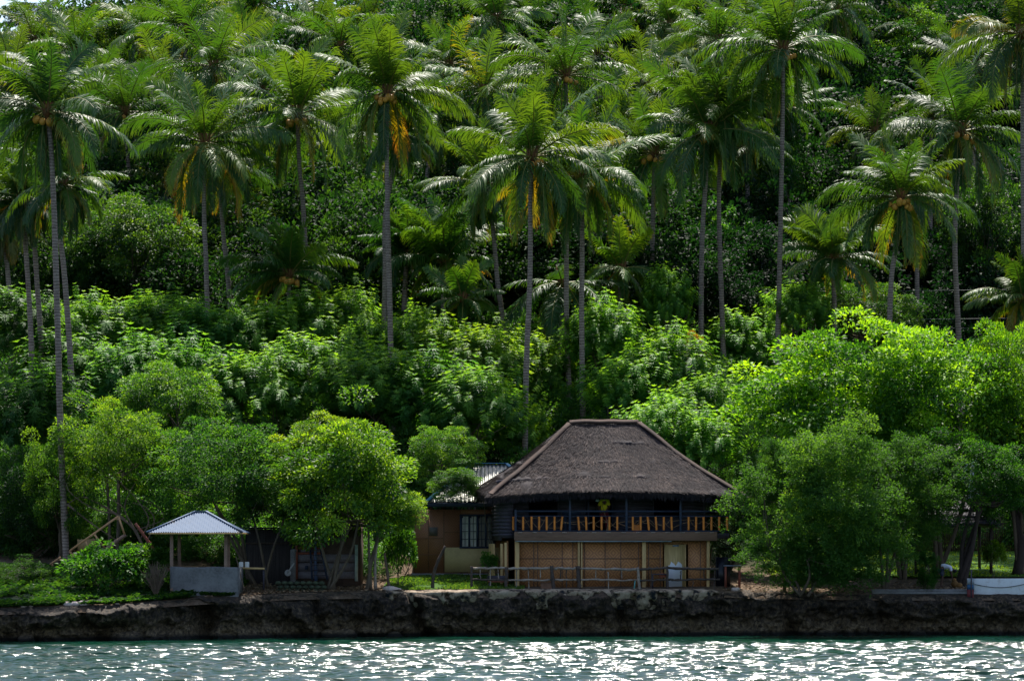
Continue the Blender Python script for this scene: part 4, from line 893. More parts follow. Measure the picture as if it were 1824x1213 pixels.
# balcony
for px, w_ in ((917.5, .10), (1014.5, .10), (1115.5, .11), (1212.5, .10)):
    tz_ = 3.78 if px < 920 else 4.98
    MB().box(hx(px) - w_ / 2, hx(px) + w_ / 2, -.29, -.20, 2.73, tz_).build("balcony_post", MAT['navy'], H, bevel=.008)
MB().box(hx(1053) - .04, hx(1053) + .04, UY - .22, UY - .14, 2.67, 5.1).build("balcony_post", MAT['navy'], H)
cuts = [917.5, 1014.5, 1115.5, 1212.5, 1302]
ra = MB()
for k in range(4):
    x0, x1 = hx(cuts[k]) + .055, hx(cuts[k + 1]) - .055; dz = -.03 if k in (1, 2) else 0
    ra.box(x0, x1, -.28, -.21, 3.66 + dz * 0, 3.74); ra.box(x0, x1, -.27, -.22, 3.44, 3.49); ra.box(x0, x1, -.28, -.21, 2.73, 2.785)
ra.box(hx(1300), hx(1300) + .08, -.2, 7.5, 3.66, 3.74); ra.box(hx(1300), hx(1300) + .08, -.2, 7.5, 2.73, 2.785)
ra.build("railing", MAT['navy'], H)
r = np.random.RandomState(4)
bal = [(931, 0), (946, 0), (959.5, 0), (973, 0), (987, 0), (1001, 2.5), (1029, -2), (1043, -1), (1057, 0), (1071, 0), (1085, 0), (1099, 0), (1127, 0), (1141, 0), (1153.5, -2.5), (1168, -1.5), (1182.5, 0), (1196, -1), (1227, 0), (1240.5, 0), (1254, 0), (1268, 0), (1282, 0), (1296, 0), (914, 0)]
for px, ln in bal:
    x = hx(px); y = -.245 if px != 914 else -.1; xb = x - ln * .027
    mb = MB(); n = 13; zz = np.linspace(2.79, 3.44, n); rr = np.full(n, .052); rr[3::4] = .058
    mb.tube(np.stack([np.linspace(xb, x, n), np.full(n, y), zz], 1), rr, 9); mb.build("bamboo_baluster", MAT['bamboo'], H, smooth=True)
xb = sorted(p for p, _ in bal if p != 914)
rp = MB()
for a_, b2 in zip([917] + xb, xb + [1302]):
    if b2 - a_ > 20 and False: continue
    for q in range(2):
        z0 = r.uniform(2.85, 3.4); z1 = r.uniform(2.85, 3.4); x0, x1 = hx(a_) + .03, hx(b2) - .03
        if any(abs(a_ - c_) < 3 for c_ in cuts): x0 = hx(a_) + .05
        pts = np.array([(x0, -.245, z0), ((x0 + x1) / 2, -.25, (z0 + z1) / 2 - r.uniform(-.05, .09)), (x1, -.245, z1)]); rp.tube(spline(pts, 6), .011, 5)
rp.build("lattice_twigs", MAT['rope'], H)
# wires of small lights and bells under the eave
for px, z, rr_ in ((955, 4.38, .05), (1117.5, 4.40, .035), (1229, 4.42, .055)):
    l_ = MB().tube([(hx(px), .2, 5.0), (hx(px), .2, z + rr_)], .006, 4).build("hanging_cord", MAT['navy'], H); MB().ball((hx(px), .2, z), rr_, 6, (1, 1, .8)).build("lamp_shade", MAT['white'], l_, smooth=True)
# thatched roof
ez = 4.55; a = (-1.05, -.95, ez); b = (11.35, -.95, ez); c = (3.35, 3.6, 8.0); d = (6.75, 3.6, 8.0); a2 = (-1.3, 9.3, ez + .2); b2 = (11.35, 9.3, ez + .2)
RV, RF, RT, SV, ST = [], [], [], [], []; n = 0
for (p, q, s_, t_, sd_, nb) in ((a, b, c, d, 1, 42000), (a2, a, c, c, 2, 9000), (b, b2, d, d, 3, 9000), (b2, a2, d, c, 4, 5000)):
    V, F, T, S, ts = thatch_slope(p, q, s_, t_, sd_, nb=nb)
    if sd_ == 1: G1 = V.reshape(-1, 93, 3)
    RV.append(V); RF.append(F + n); RT.append(T); n += len(V); SV.append(S); ST.append(ts)
RF2 = np.concatenate(RF + [qf(np.concatenate(SV)) + n])
roof = link("roof", np_mesh("roof", np.concatenate(RV + SV), RF2, tint=np.concatenate(RT + ST)), MAT['thatch'], H); roof["label"] = "dark shaggy thatched hip roof"
def hipline(e_, t_, name, w_=.26):
    e_ = np.array(e_, float); t_ = np.array(t_, float); k = np.linspace(.0, 1, 9)[:, None]; p = e_ + (t_ - e_) * k; p[:, 2] += .27 - .18 * np.sin(k[:, 0] * math.pi) - .12 * (1 - k[:, 0]) ** 2; mb = MB()
    for i in range(8): mb.beam(p[i], p[i + 1] + (p[i + 1] - p[i]) * .02, w_, .10, up=(0, -.5, 1))
    mb.build(name, MAT['ridgewood'], roof)
def board(path, w_, name="ridge_board", side=0.0):
    path = np.asarray(path); kk = np.linspace(0, len(path) - 1, 15).astype(int); q = path[kk].copy()
    for _ in range(2): q[1:-1] = (q[:-2] + q[1:-1] * 2 + q[2:]) / 4
    nn = unit(np.array([side, -.65, .75])); t = unit(np.gradient(q, axis=0)); b_ = unit(np.cross(t, nn)); c0 = q + nn * .10
    R_ = [c0 - b_ * w_ / 2, c0 + b_ * w_ / 2, c0 + b_ * w_ / 2 + nn * .05, c0 - b_ * w_ / 2 + nn * .05]
    V = np.stack(R_, 1).reshape(-1, 3); F = [(i * 4 + j, i * 4 + (j + 1) % 4, i * 4 + 4 + (j + 1) % 4, i * 4 + 4 + j) for i in range(14) for j in range(4)] + [(0, 1, 2, 3), (56, 57, 58, 59)]
    link(name, np_mesh(name, V, np.array(F)), MAT['ridgewood'], roof)
board(G1[2, 5:], .26, side=-.3); board(G1[-3, 5:], .26, side=.3); board(G1[:, -1] + np.array([0, 0, .03]), .28)
# pendant lamp on the balcony
px_ = (1064, 891); lp = P(1064, 891, 153.9); pe = empty("pendant_lamp", lp, "white hanging lamp beside the person in the yellow shirt", "lamp")
MB().tube([(0, 0, .08), (0, 0, .62)], .006, 4).build("cord", MAT['navy'], pe); MB().ball((0, 0, 0), .10, 8, (1, 1, .75)).build("lamp_shade", MAT['white'], pe, smooth=True)
# ------------------------------------------------------------------ brown bamboo house with tin roof
B0 = np.array([(736 - 912) * 158 / FPX, 158.0, 2.9]); k = 158 / FPX
Bh = empty("brown_house", B0, "low brown woven bamboo house with corrugated metal roof beside the thatched house", "house")
def bx(px): return (px - 736) * k
def bz(py): return (1020 - py) * k
w1 = MB(); WX0, WX1 = bx(821), bx(880); Z0, Z1 = bz(973), bz(918)
w1.box(0, WX0, 0, .08, 0, 3.15); w1.box(WX1, 6.6, 0, .08, 0, 3.15); w1.box(WX0, WX1, 0, .08, 0, Z0); w1.box(WX0, WX1, 0, .08, Z1, 3.15); w1.box(0, .08, .08, 6, 0, 3.15); w1.box(6.52, 6.6, .08, 6, 0, 3.15); w1.box(0, 6.6, 5.92, 6.0, 0, 3.15)
w1.build("wall", MAT['amakan2'], Bh)
MB().box(-.1, 6.7, -.12, 6.1, -.9, -.002).build("foundation", MAT['concrete'], Bh)
MB().box(bx(792), bx(893), -.05, -.003, bz(1018), bz(974)).build("cream_panel", MAT['cream'], Bh)
bt = MB()
for px in (737, 763, 790.5): bt.box(bx(px) - .018, bx(px) + .018, -.03, -.003, .01, 3.1)
for py in (987, 958): bt.box(.02, bx(790), -.028, -.004, bz(py) - .015, bz(py) + .015)
bt.box(bx(792), WX0 - .07, -.028, -.004, bz(947) - .012, bz(947) + .012)
bt.build("wall_battens", plain("brown_batten", (.17, .09, .05), .7, .3), Bh)
MB().box(bx(764.5), bx(779.5), -.05, -.031, bz(953), bz(938)).build("shuttered_vent", plain("grey_vent", (.12, .10, .09), .7, .2), Bh)
wn = MB(); zc = Z1 - Z0; ww = WX1 - WX0
wn.box(WX0 - .07, WX1 + .07, -.07, -.003, Z0 - .08, Z0); wn.box(WX0 - .07, WX1 + .07, -.07, -.003, Z1, Z1 + .08)
for i in range(5):
    x = WX0 + ww * i / 4; hw = .06 if i in (0, 2, 4) else .045; wn.box(x - hw, x + hw, -.065, .02, Z0, Z1)
for i in range(4):
    x0 = WX0 + ww * i / 4 + .05; x1 = WX0 + ww * (i + 1) / 4 - .05
    for zf in (.25, .5, .75): wn.box(x0, x1, -.045, -.02, Z0 + zc * zf - .014, Z0 + zc * zf + .014)
    wn.box((x0 + x1) / 2 - .012, (x0 + x1) / 2 + .012, -.044, -.021, Z0 + .02, Z1 - .02)
    for q in range(6):
        t0 = q / 6 * math.pi / 2; hgt = .16 * (1 - math.cos(t0)); wd = (x1 - x0) / 12
        wn.box(x0 + (5 - q) * wd * 0 + wd * (q - q) , x0 + wd * (6 - q) * .5, -.042, -.022, Z1 - .03 - hgt * .0 - .03 * (6 - q) * .5 + .0, Z1 - .0) if q % 2 else None
wo_ = wn.build("window", MAT['navy'], Bh)
MB().box(WX0, WX1, .09, .11, Z0, Z1).build("dark_interior", MAT['unlit_dark'], wo_)
for i in range(4):
    x0 = WX0 + ww * i / 4 + .03; x1 = x0 + ww / 4 - .06; n = 30; xx = np.linspace(x0, x1, n); yy = .06 + .01 * np.sin(xx * 60); V = np.stack([np.stack([xx, yy, xx * 0 + Z0 + .02], 1), np.stack([xx, yy, xx * 0 + Z1 - .02], 1)], 1).reshape(-1, 3)
    link("curtain", np_mesh("curtain", V, grid_faces(n, 2)), MAT['curtain'] if i < 2 else plain("grey_curtain", (.24, .22, .20), .8, .3, 4, stretch=(6, 1, .3)), wo_)
ez = bz(893); ex0 = bx(762); rz_ = 5.45
A = (-.05 + .55, -.6, ez); A = (bx(762), -.6, ez); Bp = (6.9, -.6, ez); C = (bx(838), 3.1, rz_); Dp = (bx(880) + .6, 3.1, rz_); A2 = (bx(762), 6.8, ez); B2 = (6.9, 6.8, ez)
RV, RF = [], []; n = 0
for p, q, s_, t_ in ((A, Bp, C, Dp), (A2, A, C, C), (Bp, B2, Dp, Dp), (B2, A2, Dp, C)):
    V, F = corr(p, q, s_, t_, pitch=.20, amp=.028); RV.append(V); RF.append(F + n); n += len(V)
rf = link("roof", np_mesh("roof", np.concatenate(RV), np.concatenate(RF)), MAT['tin'], Bh); rf["label"] = "pale corrugated metal hip roof"
MB().beam(np.array(A) + (0, 0, .05), np.array(C) + (0, 0, .07), .22, .03).beam(np.array(C) + (0, 0, .06), np.array(Dp) + (0, 0, .06), .3, .03).beam(np.array(Dp) + (0, 0, .06), np.array(Bp) + (0, 0, .05), .22, .03).build("ridge_cap", MAT['blue'], rf)
MB().box(bx(762), 6.85, -.56, -.50, ez - .26, ez - .04).box(bx(762), bx(762) + .05, -.49, 6.7, ez - .26, ez - .04).build("fascia", MAT['navy'], Bh)
MB().box(bx(766), 6.8, -.49, 6.5, ez - .10, ez - .07).build("soffit", MAT['darkwood'], Bh)
# ------------------------------------------------------------------ gazebo
GY = 146.2; k = GY / FPX; gx0 = (303 - 912) * k; gz0 = 4 - (1055 - HZ) * k
G = empty("gazebo", (gx0, GY, gz0), "small open shelter with corrugated hip roof on two posts above a grey concrete half wall", "gazebo")
def gx(px): return (px - 303) * k
def gz(py): return (1055 - py) * k
gw, gd = gx(425), 2.6
V = []; 
def slab(x0, x1, y0, y1, z0, z1, seed, top=None):
    nx = max(2, int((x1 - x0) / .12)); X, Z_ = np.meshgrid(np.linspace(x0, x1, nx), np.linspace(z0, z1, 12), indexing='ij')
    zt = Z_ + (Z_ > z1 - .01) * noise(np.stack([X, X * 0, X * 0], -1), 1.2, 3, seed) * .05
    out = []
    for yy in (y0, y1): out.append(np.stack([X, yy + noise(np.stack([X, Z_, X * 0 + yy], -1), 1.5, 3, seed) * .02, zt], -1).reshape(-1, 3))
    F = grid_faces(nx, 12); V_ = np.concatenate(out); n1 = len(out[0]); F2 = [F, F + n1]
    tp = np.arange(nx) * 12 + 11; F2.append(np.stack([tp[:-1], tp[1:], tp[1:] + n1, tp[:-1] + n1], 1)); 
    for c_ in (0, nx - 1):
        q = c_ * 12 + np.arange(12); F2.append(np.stack([q[:-1], q[1:], q[1:] + n1, q[:-1] + n1], 1))
    return V_, np.concatenate(F2)
V1, F1 = slab(0, gw, 0, .15, -.25, gz(1009), 1)
wb = MB().add(V1, F1); wb.box(gw - .14, gw + .0, .152, gd, -.25, gz(1011)); wb.box(0, gw, gd - .15, gd, -.25, .6) if False else None
wb.build("half_wall", MAT['concrete'], G)
for px, y in ((305.5, .07), (401.5, .2), (309, gd), (398, gd)):
    MB().box(gx(px) - .075, gx(px) + .075, y - .07, y + .07, -.25 if px < 310 else .8, gz(947)).build("post", plain("weathered_post_%d" % px, (.27, .17, .13), .8, .3, 2), G, bevel=.01) if px in (305.5, 309) or True else None
zE = gz(948); zR = gz(912); ex0, ex1 = gx(265), gx(435); ey0, ey1 = -.75, gd + .75; cy = (ey0 + ey1) / 2
A = (ex0, ey0, zE); Bp = (ex1, ey0, zE); A2 = (ex0, ey1, zE); B2 = (ex1, ey1, zE); C = (gx(343), cy, zR + .04); Dp = (gx(362), cy, zR + .04)
RV, RF = [], []; n = 0
for p, q, s_, t_ in ((A, Bp, C, Dp), (A2, A, C, C), (Bp, B2, Dp, Dp), (B2, A2, Dp, C)):
    V, F = corr(p, q, s_, t_, pitch=.105, amp=.018); RV.append(V); RF.append(F + n); n += len(V)
rf = link("roof", np_mesh("roof", np.concatenate(RV), np.concatenate(RF)), MAT['tin_blue'], G); rf["label"] = "bluish corrugated metal hip roof"
MB().beam(np.array(A) + (0, 0, .03), np.array(C) + (0, 0, .04), .14, .02).beam(np.array(C) + (0, 0, .03), np.array(Dp) + (0, 0, .03), .2, .02).beam(np.array(Dp) + (0, 0, .04), np.array(Bp) + (0, 0, .03), .14, .02).build("ridge_cap", MAT['tin_blue'], rf)
MB().box(ex0 + .06, ex1 - .06, ey0 + .03, ey0 + .07, zE - .085, zE - .022).box(ex0 + .06, ex0 + .1, ey0 + .072, ey1, zE - .085, zE - .022).box(ex1 - .1, ex1 - .06, ey0 + .072, ey1, zE - .085, zE - .022).build("eave_board", MAT['post'], G)
# ------------------------------------------------------------------ stone retaining wall under the rail fence
xs = np.arange(-5.9, 10.05, .05); vz = np.linspace(0, 1, 26); X, V_ = np.meshgrid(xs, vz, indexing='ij'); ey = edgeY(X)
hgt = np.interp(X, [-5.9, -4.6, -3, 0, 5, 9.3, 10.05], [.3, .5, .55, .6, .62, .6, .35])
topz = np.interp(X, [-5.9, -3, 0, 5, 9.2, 10.05], [2.14, 2.2, 2.22, 2.22, 2.22, 2.08])
q = np.clip((V_ - .3) / .7, 0, 1); z = topz - q * (hgt + .35) - .015; y = np.where(V_ < .3, ey + .75 * (1 - V_ / .3), ey) 
pp = np.stack([X, y, z], -1); fc = np.clip(q * 10, 0, 1)
hole = noise(pp, 3.4, 2, 5); dsp = .30 + noise(pp, 1.5, 3, 6) * .22 - np.clip(hole - .12, 0, 1) * 1.1 - .5 * q ** 2
y = y - dsp * fc * .9 - .30 * fc - .05; z = z + noise(pp, 4, 3, 9) * .035
m = M("mortared_coral_stone"); p = m.pos(); vo = m.n("TexVoronoi"); m.set(vo.inputs["Vector"], p); vo.inputs["Scale"].default_value = 3.4; n2 = m.noise(p, 7, 6, .7); n3 = m.noise(p, 2.3, 4, .6)
c = m.ramp(m.math('ADD', m.math('MULTIPLY', n3, .75), m.math('MULTIPLY', n2, .25)), [(.40, (.012, .016, .020)), (.46, (.10, .075, .055)), (.50, (.27, .205, .145)), (.66, (.42, .34, .26))])
MAT['mortar'] = m.done(m.pbsdf(c, .9, .15, 0, m.bump(m.math('ADD', n2, n3), .9, .06)))
tag(link("stone_wall", np_mesh("stone_wall", np.stack([X, y, z], -1).reshape(-1, 3), grid_faces(len(xs), len(vz))), MAT['mortar']), "pale mortared coral stone wall capping the cliff under the rail fence", "stone wall")
# ------------------------------------------------------------------ rail fence of peeled branches
FYc = 151.75; k = FYc / FPX
F_ = empty("rail_fence", P(840, 1052, FYc), "rustic fence of peeled and dark branches along the stone wall before the houses", "fence"); O = P(840, 1052, FYc); r = np.random.RandomState(12)
def fp(px, py, dy=0): return P(px, py, FYc) - O + np.array([0, dy, 0])
def branch(name, p0, p1, r0, mat, seed, n=9, bend=.03):
    rr = np.random.RandomState(seed); pts = p0 + (p1 - p0) * np.linspace(0, 1, n)[:, None] + rr.normal(0, bend * .4, (n, 3)); rad_ = r0 * (1 + rr.normal(0, .12, n)); rad_[2::3] *= 1.2
    return MB().tube(pts, rad_, 8, True, .04, seed).build(name, mat, F_, smooth=True)
for i, (x0, x1, ya, yb, mt) in enumerate([(840, 902, 1012, 1011, 'rail'), (902, 985, 1012, 1012, 'rail'), (983, 1032, 1012, 1012, 'rail'), (1030, 1138, 1012, 1014, 'rail'), (1136, 1192, 1014, 1011, 'raildark'), (1190, 1280, 1012, 1013, 'raildark'),
    (840, 902, 1032, 1033, 'raildark'), (902, 985, 1033, 1033, 'rail'), (983, 1032, 1033, 1032, 'rail'), (1030, 1138, 1032, 1033, 'rail'), (1136, 1200, 1034, 1032, 'raildark'), (1195, 1282, 1033, 1031, 'raildark')]): branch("rail", fp(x0, ya), fp(x1, yb), .055 if ya < 1020 else .046, MAT[mt], i, 14)
for i, (x, y0, x2, w_, mt) in enumerate([(840, 1009, 839, .06, 'raildark'), (902, 1010, 901, .075, 'raildark'), (982.5, 1007, 986, .085, 'raildark'), (1029, 1008, 1033, .085, 'raildark'), (1136, 1010, 1139, .06, 'rail'), (1189, 1008, 1189, .05, 'raildark')]): branch("post", fp(x2, 1055, -.08), fp(x, y0, -.08), w_, MAT[mt], 40 + i)
for i, (x, y0, y1, mt) in enumerate([(856, 1013, 1030, 'rail'), (873, 1014, 1052, 'rail'), (888, 1014, 1030, 'rail'), (920, 1014, 1054, 'rail'), (942, 1014, 1056, 'rail'), (962, 1014, 1030, 'rail'), (998, 1014, 1030, 'raildark'), (1009.5, 1014, 1056, 'raildark'), (1061, 1014, 1030, 'rail'), (1084, 1018, 1056, 'rail'), (1108, 1014, 1031, 'rail'), (1160, 1015, 1056, 'raildark'), (1212, 1016, 1032, 'raildark'), (1234, 1034, 1056, 'raildark'), (1255, 1015, 1031, 'raildark'), (1273, 1015, 1056, 'raildark')]): branch("baluster", fp(x, y1, .06), fp(x + r.uniform(-1, 1), y0, .06), .026, MAT[mt], 70 + i, 6, .02)
# ------------------------------------------------------------------ loose poles
def pole(name, label, cat, pts, radii, mat, Y, knots=True, group=None):
    W = np.array([P(x, y, Y) for x, y in pts]); b = W[0].copy(); W = spline(W, 12); rr = np.interp(np.linspace(0, 1, 12), [0, 1], radii) * (1 + .12 * np.sin(np.arange(12) * 2.3))
    return tag(MB().tube(W - b, rr, 8, True, .04, 3).build(name, mat, None, loc=b, smooth=True), label, cat, group)
pole("leaning_pole", "bent bare branch standing upright on the lawn left of the rail fence", "pole", [(770, 1056), (772, 1025), (780, 1000), (787, 985), (793, 972)], (.085, .06), MAT['raildark'], 151.6)
pole("birch_post", "white barked post with dark rings beneath the round green tree", "post", [(669, 1055), (668, 1010), (669, 985), (672, 962)], (.075, .06), MAT['rail'], 150.6)
pole("grey_post", "greyish leaning post just right of the white ringed post", "post", [(693, 1048), (690, 1020), (687, 1000), (685, 985)], (.075, .06), MAT['twig'], 151.2)
pole("leaning_stick", "thin stick leaning against the gazebo half wall's right end", "stick", [(435, 1050), (428, 1022), (420, 990)], (.03, .02), MAT['twig'], 146.9)
pole("red_plank", "long reddish plank leaning up from the gazebo's left post", "plank", [(302, 1016), (270, 972), (241, 932)], (.07, .07), MAT['redwood'], 149)
# ------------------------------------------------------------------ fallen timber frame
O = P(150, 1000, 150.8); T_ = empty("timber_frame", O, "tilted skeleton of new timber battens standing before the dark trees by the tallest palm", "wooden frame")
for a, b_, w_ in (((124, 981), (211, 919), .09), ((211, 919), (222, 952), .085), ((124, 981), (127, 986), .09), ((126, 983), (135, 998), .085), ((167, 950), (187, 976), .085), ((152, 962), (161, 985), .08), ((165, 951), (171, 952), .07), ((205, 923), (211, 925), .07)):
    MB().beam(P(*a, 150.8) - O, P(*b_, 150.8) - O, w_, w_ * .6, up=(0, 1, 0)).build("batten", MAT['timber'], T_)
O = P(100, 1000, 150.3); T2 = empty("broken_frame", O, "small bent piece of timber frame lying at the tallest palm's foot", "wooden frame")
for a, b_ in (((89, 1005), (108, 992)), ((103, 996), (131, 999)), ((92, 1003), (94, 1008))): MB().beam(P(*a, 150.3) - O, P(*b_, 150.3) - O, .085, .05, up=(0, 1, 0)).build("batten", MAT['timber'], T2)
O = P(155, 970, 152.6); pb = MB().box(-.43, .43, -.02, .02, -.27, .27).box(-.45, -.40, -.022, .022, -.3, .3).build("plywood_board", MAT['plywood'], None, loc=O); tag(pb, "plywood board propped behind the tilted timber frame", "board"); pb.rotation_euler = (0, rad(-3), 0)
log = P(205, 965, 152.2); pole("fallen_log", "short pinkish log lying behind the tilted timber frame", "log", [(190, 978), (205, 966), (224, 952)], (.11, .09), plain("pale_log", (.30, .18, .13), .8, .3), 152.2)
# ------------------------------------------------------------------ bare branches behind the frame
O = P(240, 1000, 153); bb = empty("bare_tree", (O[0], 153, tz(O[0], 153)), "tangle of bare grey branches arching over the timber frame", "tree"); O = np.array(bb.location); mb = MB()
for pts, r0 in (([(262, 1010), (245, 950), (205, 915), (150, 885), (120, 898)], .09), ([(245, 950), (222, 905), (240, 860)], .05), ([(205, 915), (165, 905), (120, 870), (130, 830)], .04), ([(250, 960), (265, 925), (240, 885), (215, 860)], .045), ([(120, 898), (160, 930), (212, 965)], .06), ([(255, 980), (275, 930), (262, 905), (235, 895)], .04), ([(150, 885), (148, 862), (135, 850)], .03), ([(222, 905), (190, 880), (180, 850)], .03), ([(258, 980), (228, 930), (185, 900)], .04), ([(240, 945), (290, 925), (278, 900), (250, 890)], .03)):
    W = np.array([P(x, y, 153) - O for x, y in pts]); mb.tube(spline(W, 12), np.linspace(r0, .015, 12), 6, True, .05, 3)
mb.build("branches", MAT['twig'], bb, smooth=True)
# ------------------------------------------------------------------ shed with white boards and dark lean-to
SYY = 152.8; k = SYY / FPX; O = P(525, 1031, SYY); S = empty("boarded_shed", O, "low shed with white board wall framed in dull red behind the round green tree", "shed")
def sp_(px): return (px - 525) * k
def sz_(py): return (1031 - py) * k
bm_ = MB()
for z0, z1 in ((1030, 1017), (1016, 1002.5), (1001, 987)):
    for x0, x1 in ((531, 636),): bm_.box(sp_(x0), sp_(x1), 0, .03, sz_(z0), sz_(z1))
bm_.box(sp_(536), sp_(575), 0, .03, sz_(983), sz_(978)); bm_.build("white_boards", plain("shaded_white_boards", (.16, .14, .155), .7, .35, 2), S)  # white boards darkened in colour for the shed's deep shade
MB().box(sp_(525), sp_(640), .05, .1, -.4, sz_(930)).box(sp_(525), sp_(530), .1, 3, -.4, sz_(930)).box(sp_(640), sp_(642), .1, 3, -.4, sz_(930)).build("back_wall", plain('shed_back', (.07, .045, .035), .8, .4, 2), S)
MB().box(sp_(526.5), sp_(530.5), -.03, .045, 0, sz_(940)).box(sp_(531), sp_(578), -.025, -.002, sz_(987), sz_(983.5)).box(sp_(531), sp_(578), -.025, -.002, sz_(977.5), sz_(974)).build("red_frame", MAT['redwood'], S)
MB().box(sp_(632), sp_(637.5), -.06, -.02, -.1, sz_(970)).build("green_plank", plain("pale_green_plank", (.33, .40, .36), .8, .3), S)
MB().box(sp_(520), sp_(655), -1.0, 3.2, sz_(938), sz_(935)).build("shed_roof", MAT['darkwood'], S)  # overhang lengthened forward to throw shade on the front wall
MB().box(sp_(543), sp_(549), -.03, -.002, sz_(1014), sz_(1007)).build("dark_patch", MAT['navy'], S)
O = P(500, 1040, 153.4); L_ = empty("bamboo_hut", O, "dark upright bamboo slat hut between the gazebo and the white boarded shed", "hut"); k = 153.4 / FPX; mb = MB()
r = np.random.RandomState(6)
for i, px in enumerate(np.arange(440, 524, 2.05)): mb.box((px - 500) * k, (px - 500) * k + .045, 0, .02 + .02 * r.rand(), -.4, (1040 - 942 + r.uniform(-2, 2)) * k)
mb.build("slat_wall", plain("dark_bamboo_slats", (.060, .050, .052), .8, .5, 2, stretch=(9, 1, .3)), L_); MB().box(-1.7, .7, .06, 2.2, -.4, 2.62).build("inner_wall", MAT['unlit_dark'], L_); MB().box(-1.8, .8, -.4, 2.6, 2.66, 2.72).build("hut_roof", MAT['darkwood'], L_)
MB().box(-1.65, .62, -.05, -.025, 1.92, 2.0).build("cross_rail", MAT['raildark'], L_)
# ladder, pipe, pillar, low wall, benches
O = P(570, 1035, 152.3); ld = empty("ladder", O, "dark wooden ladder leaning on the white boarded shed", "ladder"); k = 152.3 / FPX
for a, b_ in (((556, 1032), (552, 966)), ((583, 1032), (569, 966))): MB().beam(P(*a, 152.2) - O, P(*b_, 152.6) - O, .09, .05).build("side_rail", MAT['navy'], ld)
for t in np.linspace(.12, .93, 7): MB().beam(P(556 - 4 * t, 1032 - 66 * t, 152.25) - O, P(583 - 14 * t, 1032 - 66 * t, 152.25) - O, .05, .04).build("rung", MAT['darkwood'], ld)
pole("blue_pipe", "blue and grey upright pipe behind the ladder", "pipe", [(563, 1034), (562, 1000), (561, 957)], (.075, .075), plain("blue_pipe", (.06, .10, .20), .4, .2), 152.65)
O = P(522, 1036, 151.9); pc = MB().tube([(0, 0, 0), (0, 0, 1.45)], [.13, .13], 14).ball((0.02, 0, 1.48), .15, 7, (1.1, 1, .55)).build("capped_pillar", MAT['concrete'], None, loc=O, smooth=True); tag(pc, "round concrete pillar with a capped top left of the red frame", "pillar")
O = P(532, 1056, 149.6); lw = MB(); r = np.random.RandomState(9)
for row in range(3):
    for c_ in range(8):
        x = -1.1 + c_ * .29 + (row % 2) * .1; z = .0 + row * .19; lw.ball((x + .14, .1, z + .09), .155, 5, (1, .8, .62))
tag(lw.build("mossy_wall", plain("mossy_blocks", (.06, .075, .045), .95, .6, 5, dark=(.012, .016, .012)), None, loc=O), "low mossy block wall at the yard edge before the dark bamboo hut", "low wall")
O = P(450, 1050, 148.6); ta = empty("bamboo_table", O, "bamboo work table with clutter just right of the gazebo", "table"); k = 148.6 / FPX
MB().tube([(-.6, 0, 1.0), (.55, 0, .98)], .05, 8).build("edge_pole", MAT['post'], ta); MB().box(-.6, .6, .06, .8, .94, 1.0).build("table_top", MAT['darkwood'], ta)
for x in (-.5, .5): MB().box(x - .04, x + .04, .1, .18, 0, .94).build("leg", MAT['darkwood'], ta)
O = P(434, 1014, 148.9); j = empty("jug_pair", O, "two white plastic jugs standing on the bamboo work table", "jugs")
for x in (-.12, .16): MB().box(x - .1, x + .1, -.05, .05, 0, .36).build("jug", MAT['white'], j, bevel=.03)
O = P(512, 1020, 151.4); sf = MB().beam((0, 0, 0), (.32, 0, .46), .06, .2, up=(0, 1, 0)).ball((.02, 0, .0), .16, 6, (1, .3, 1)).build("leaning_board", plain("grey_board", (.35, .33, .33), .7, .3), None, loc=O); tag(sf, "pale grey board leaning on the round concrete pillar", "board")
O = P(885, 1048, 152.6); bn = empty("garden_bench", O, "low dark wooden bench behind the left end of the rail fence", "bench")
MB().box(-.45, .45, -.18, .2, .3, .36).build("seat", MAT['redwood'], bn); MB().box(-.45, .45, .2, .24, .42, .62).build("backrest", MAT['darkwood'], bn)
for x in (-.4, .36): MB().box(x, x + .06, -.15, .2, -.05, .3).build("leg", MAT['darkwood'], bn)
O = P(975, 1050, 152.5); tag(MB().box(-.32, .32, -.2, .2, 0, .33).box(-.34, .34, -.22, .22, .331, .36).build("wooden_box", plain("faded_box", (.22, .12, .08), .8, .3), None, loc=O, bevel=.01), "low faded wooden box against the woven bamboo wall", "box")
O = P(1135, 1052, 152.2); ch = empty("turquoise_stool", O, "turquoise legged stool behind the forked white fence post", "stool")
for a, b_ in (((-.14, 0, 0), (-.10, 0, .5)), ((.16, 0, 0), (.12, 0, .5)), ((-.14, .3, 0), (-.10, .3, .5)), ((.16, .3, 0), (.12, .3, .5))): MB().beam(a, b_, .05, .05).build("leg", plain("turquoise", (.12, .38, .36), .5, .1), ch)
MB().box(-.16, .18, -.03, .33, .5, .54).build("seat", plain("turquoise_seat", (.12, .38, .36), .5, .1), ch)
O = P(1175, 1048, 152.75); tb = empty("porch_table", O, "small dark table with reddish boxes beside the peeling door", "table")
MB().box(-.38, .38, -.2, .25, .66, .71).build("table_top", MAT['darkwood'], tb); [MB().box(x, x + .05, y, y + .05, 0, .66).build("leg", MAT['darkwood'], tb) for x in (-.36, .31) for y in (-.18, .2)]
O2 = P(1180, 1029, 152.75); tag(MB().box(-.18, .2, -.1, .12, 0.01, .2).build("red_crate", MAT['redwood'], None, loc=O2 + np.array([0, 0, .02]), bevel=.01), "reddish crate on the small dark porch table", "crate")
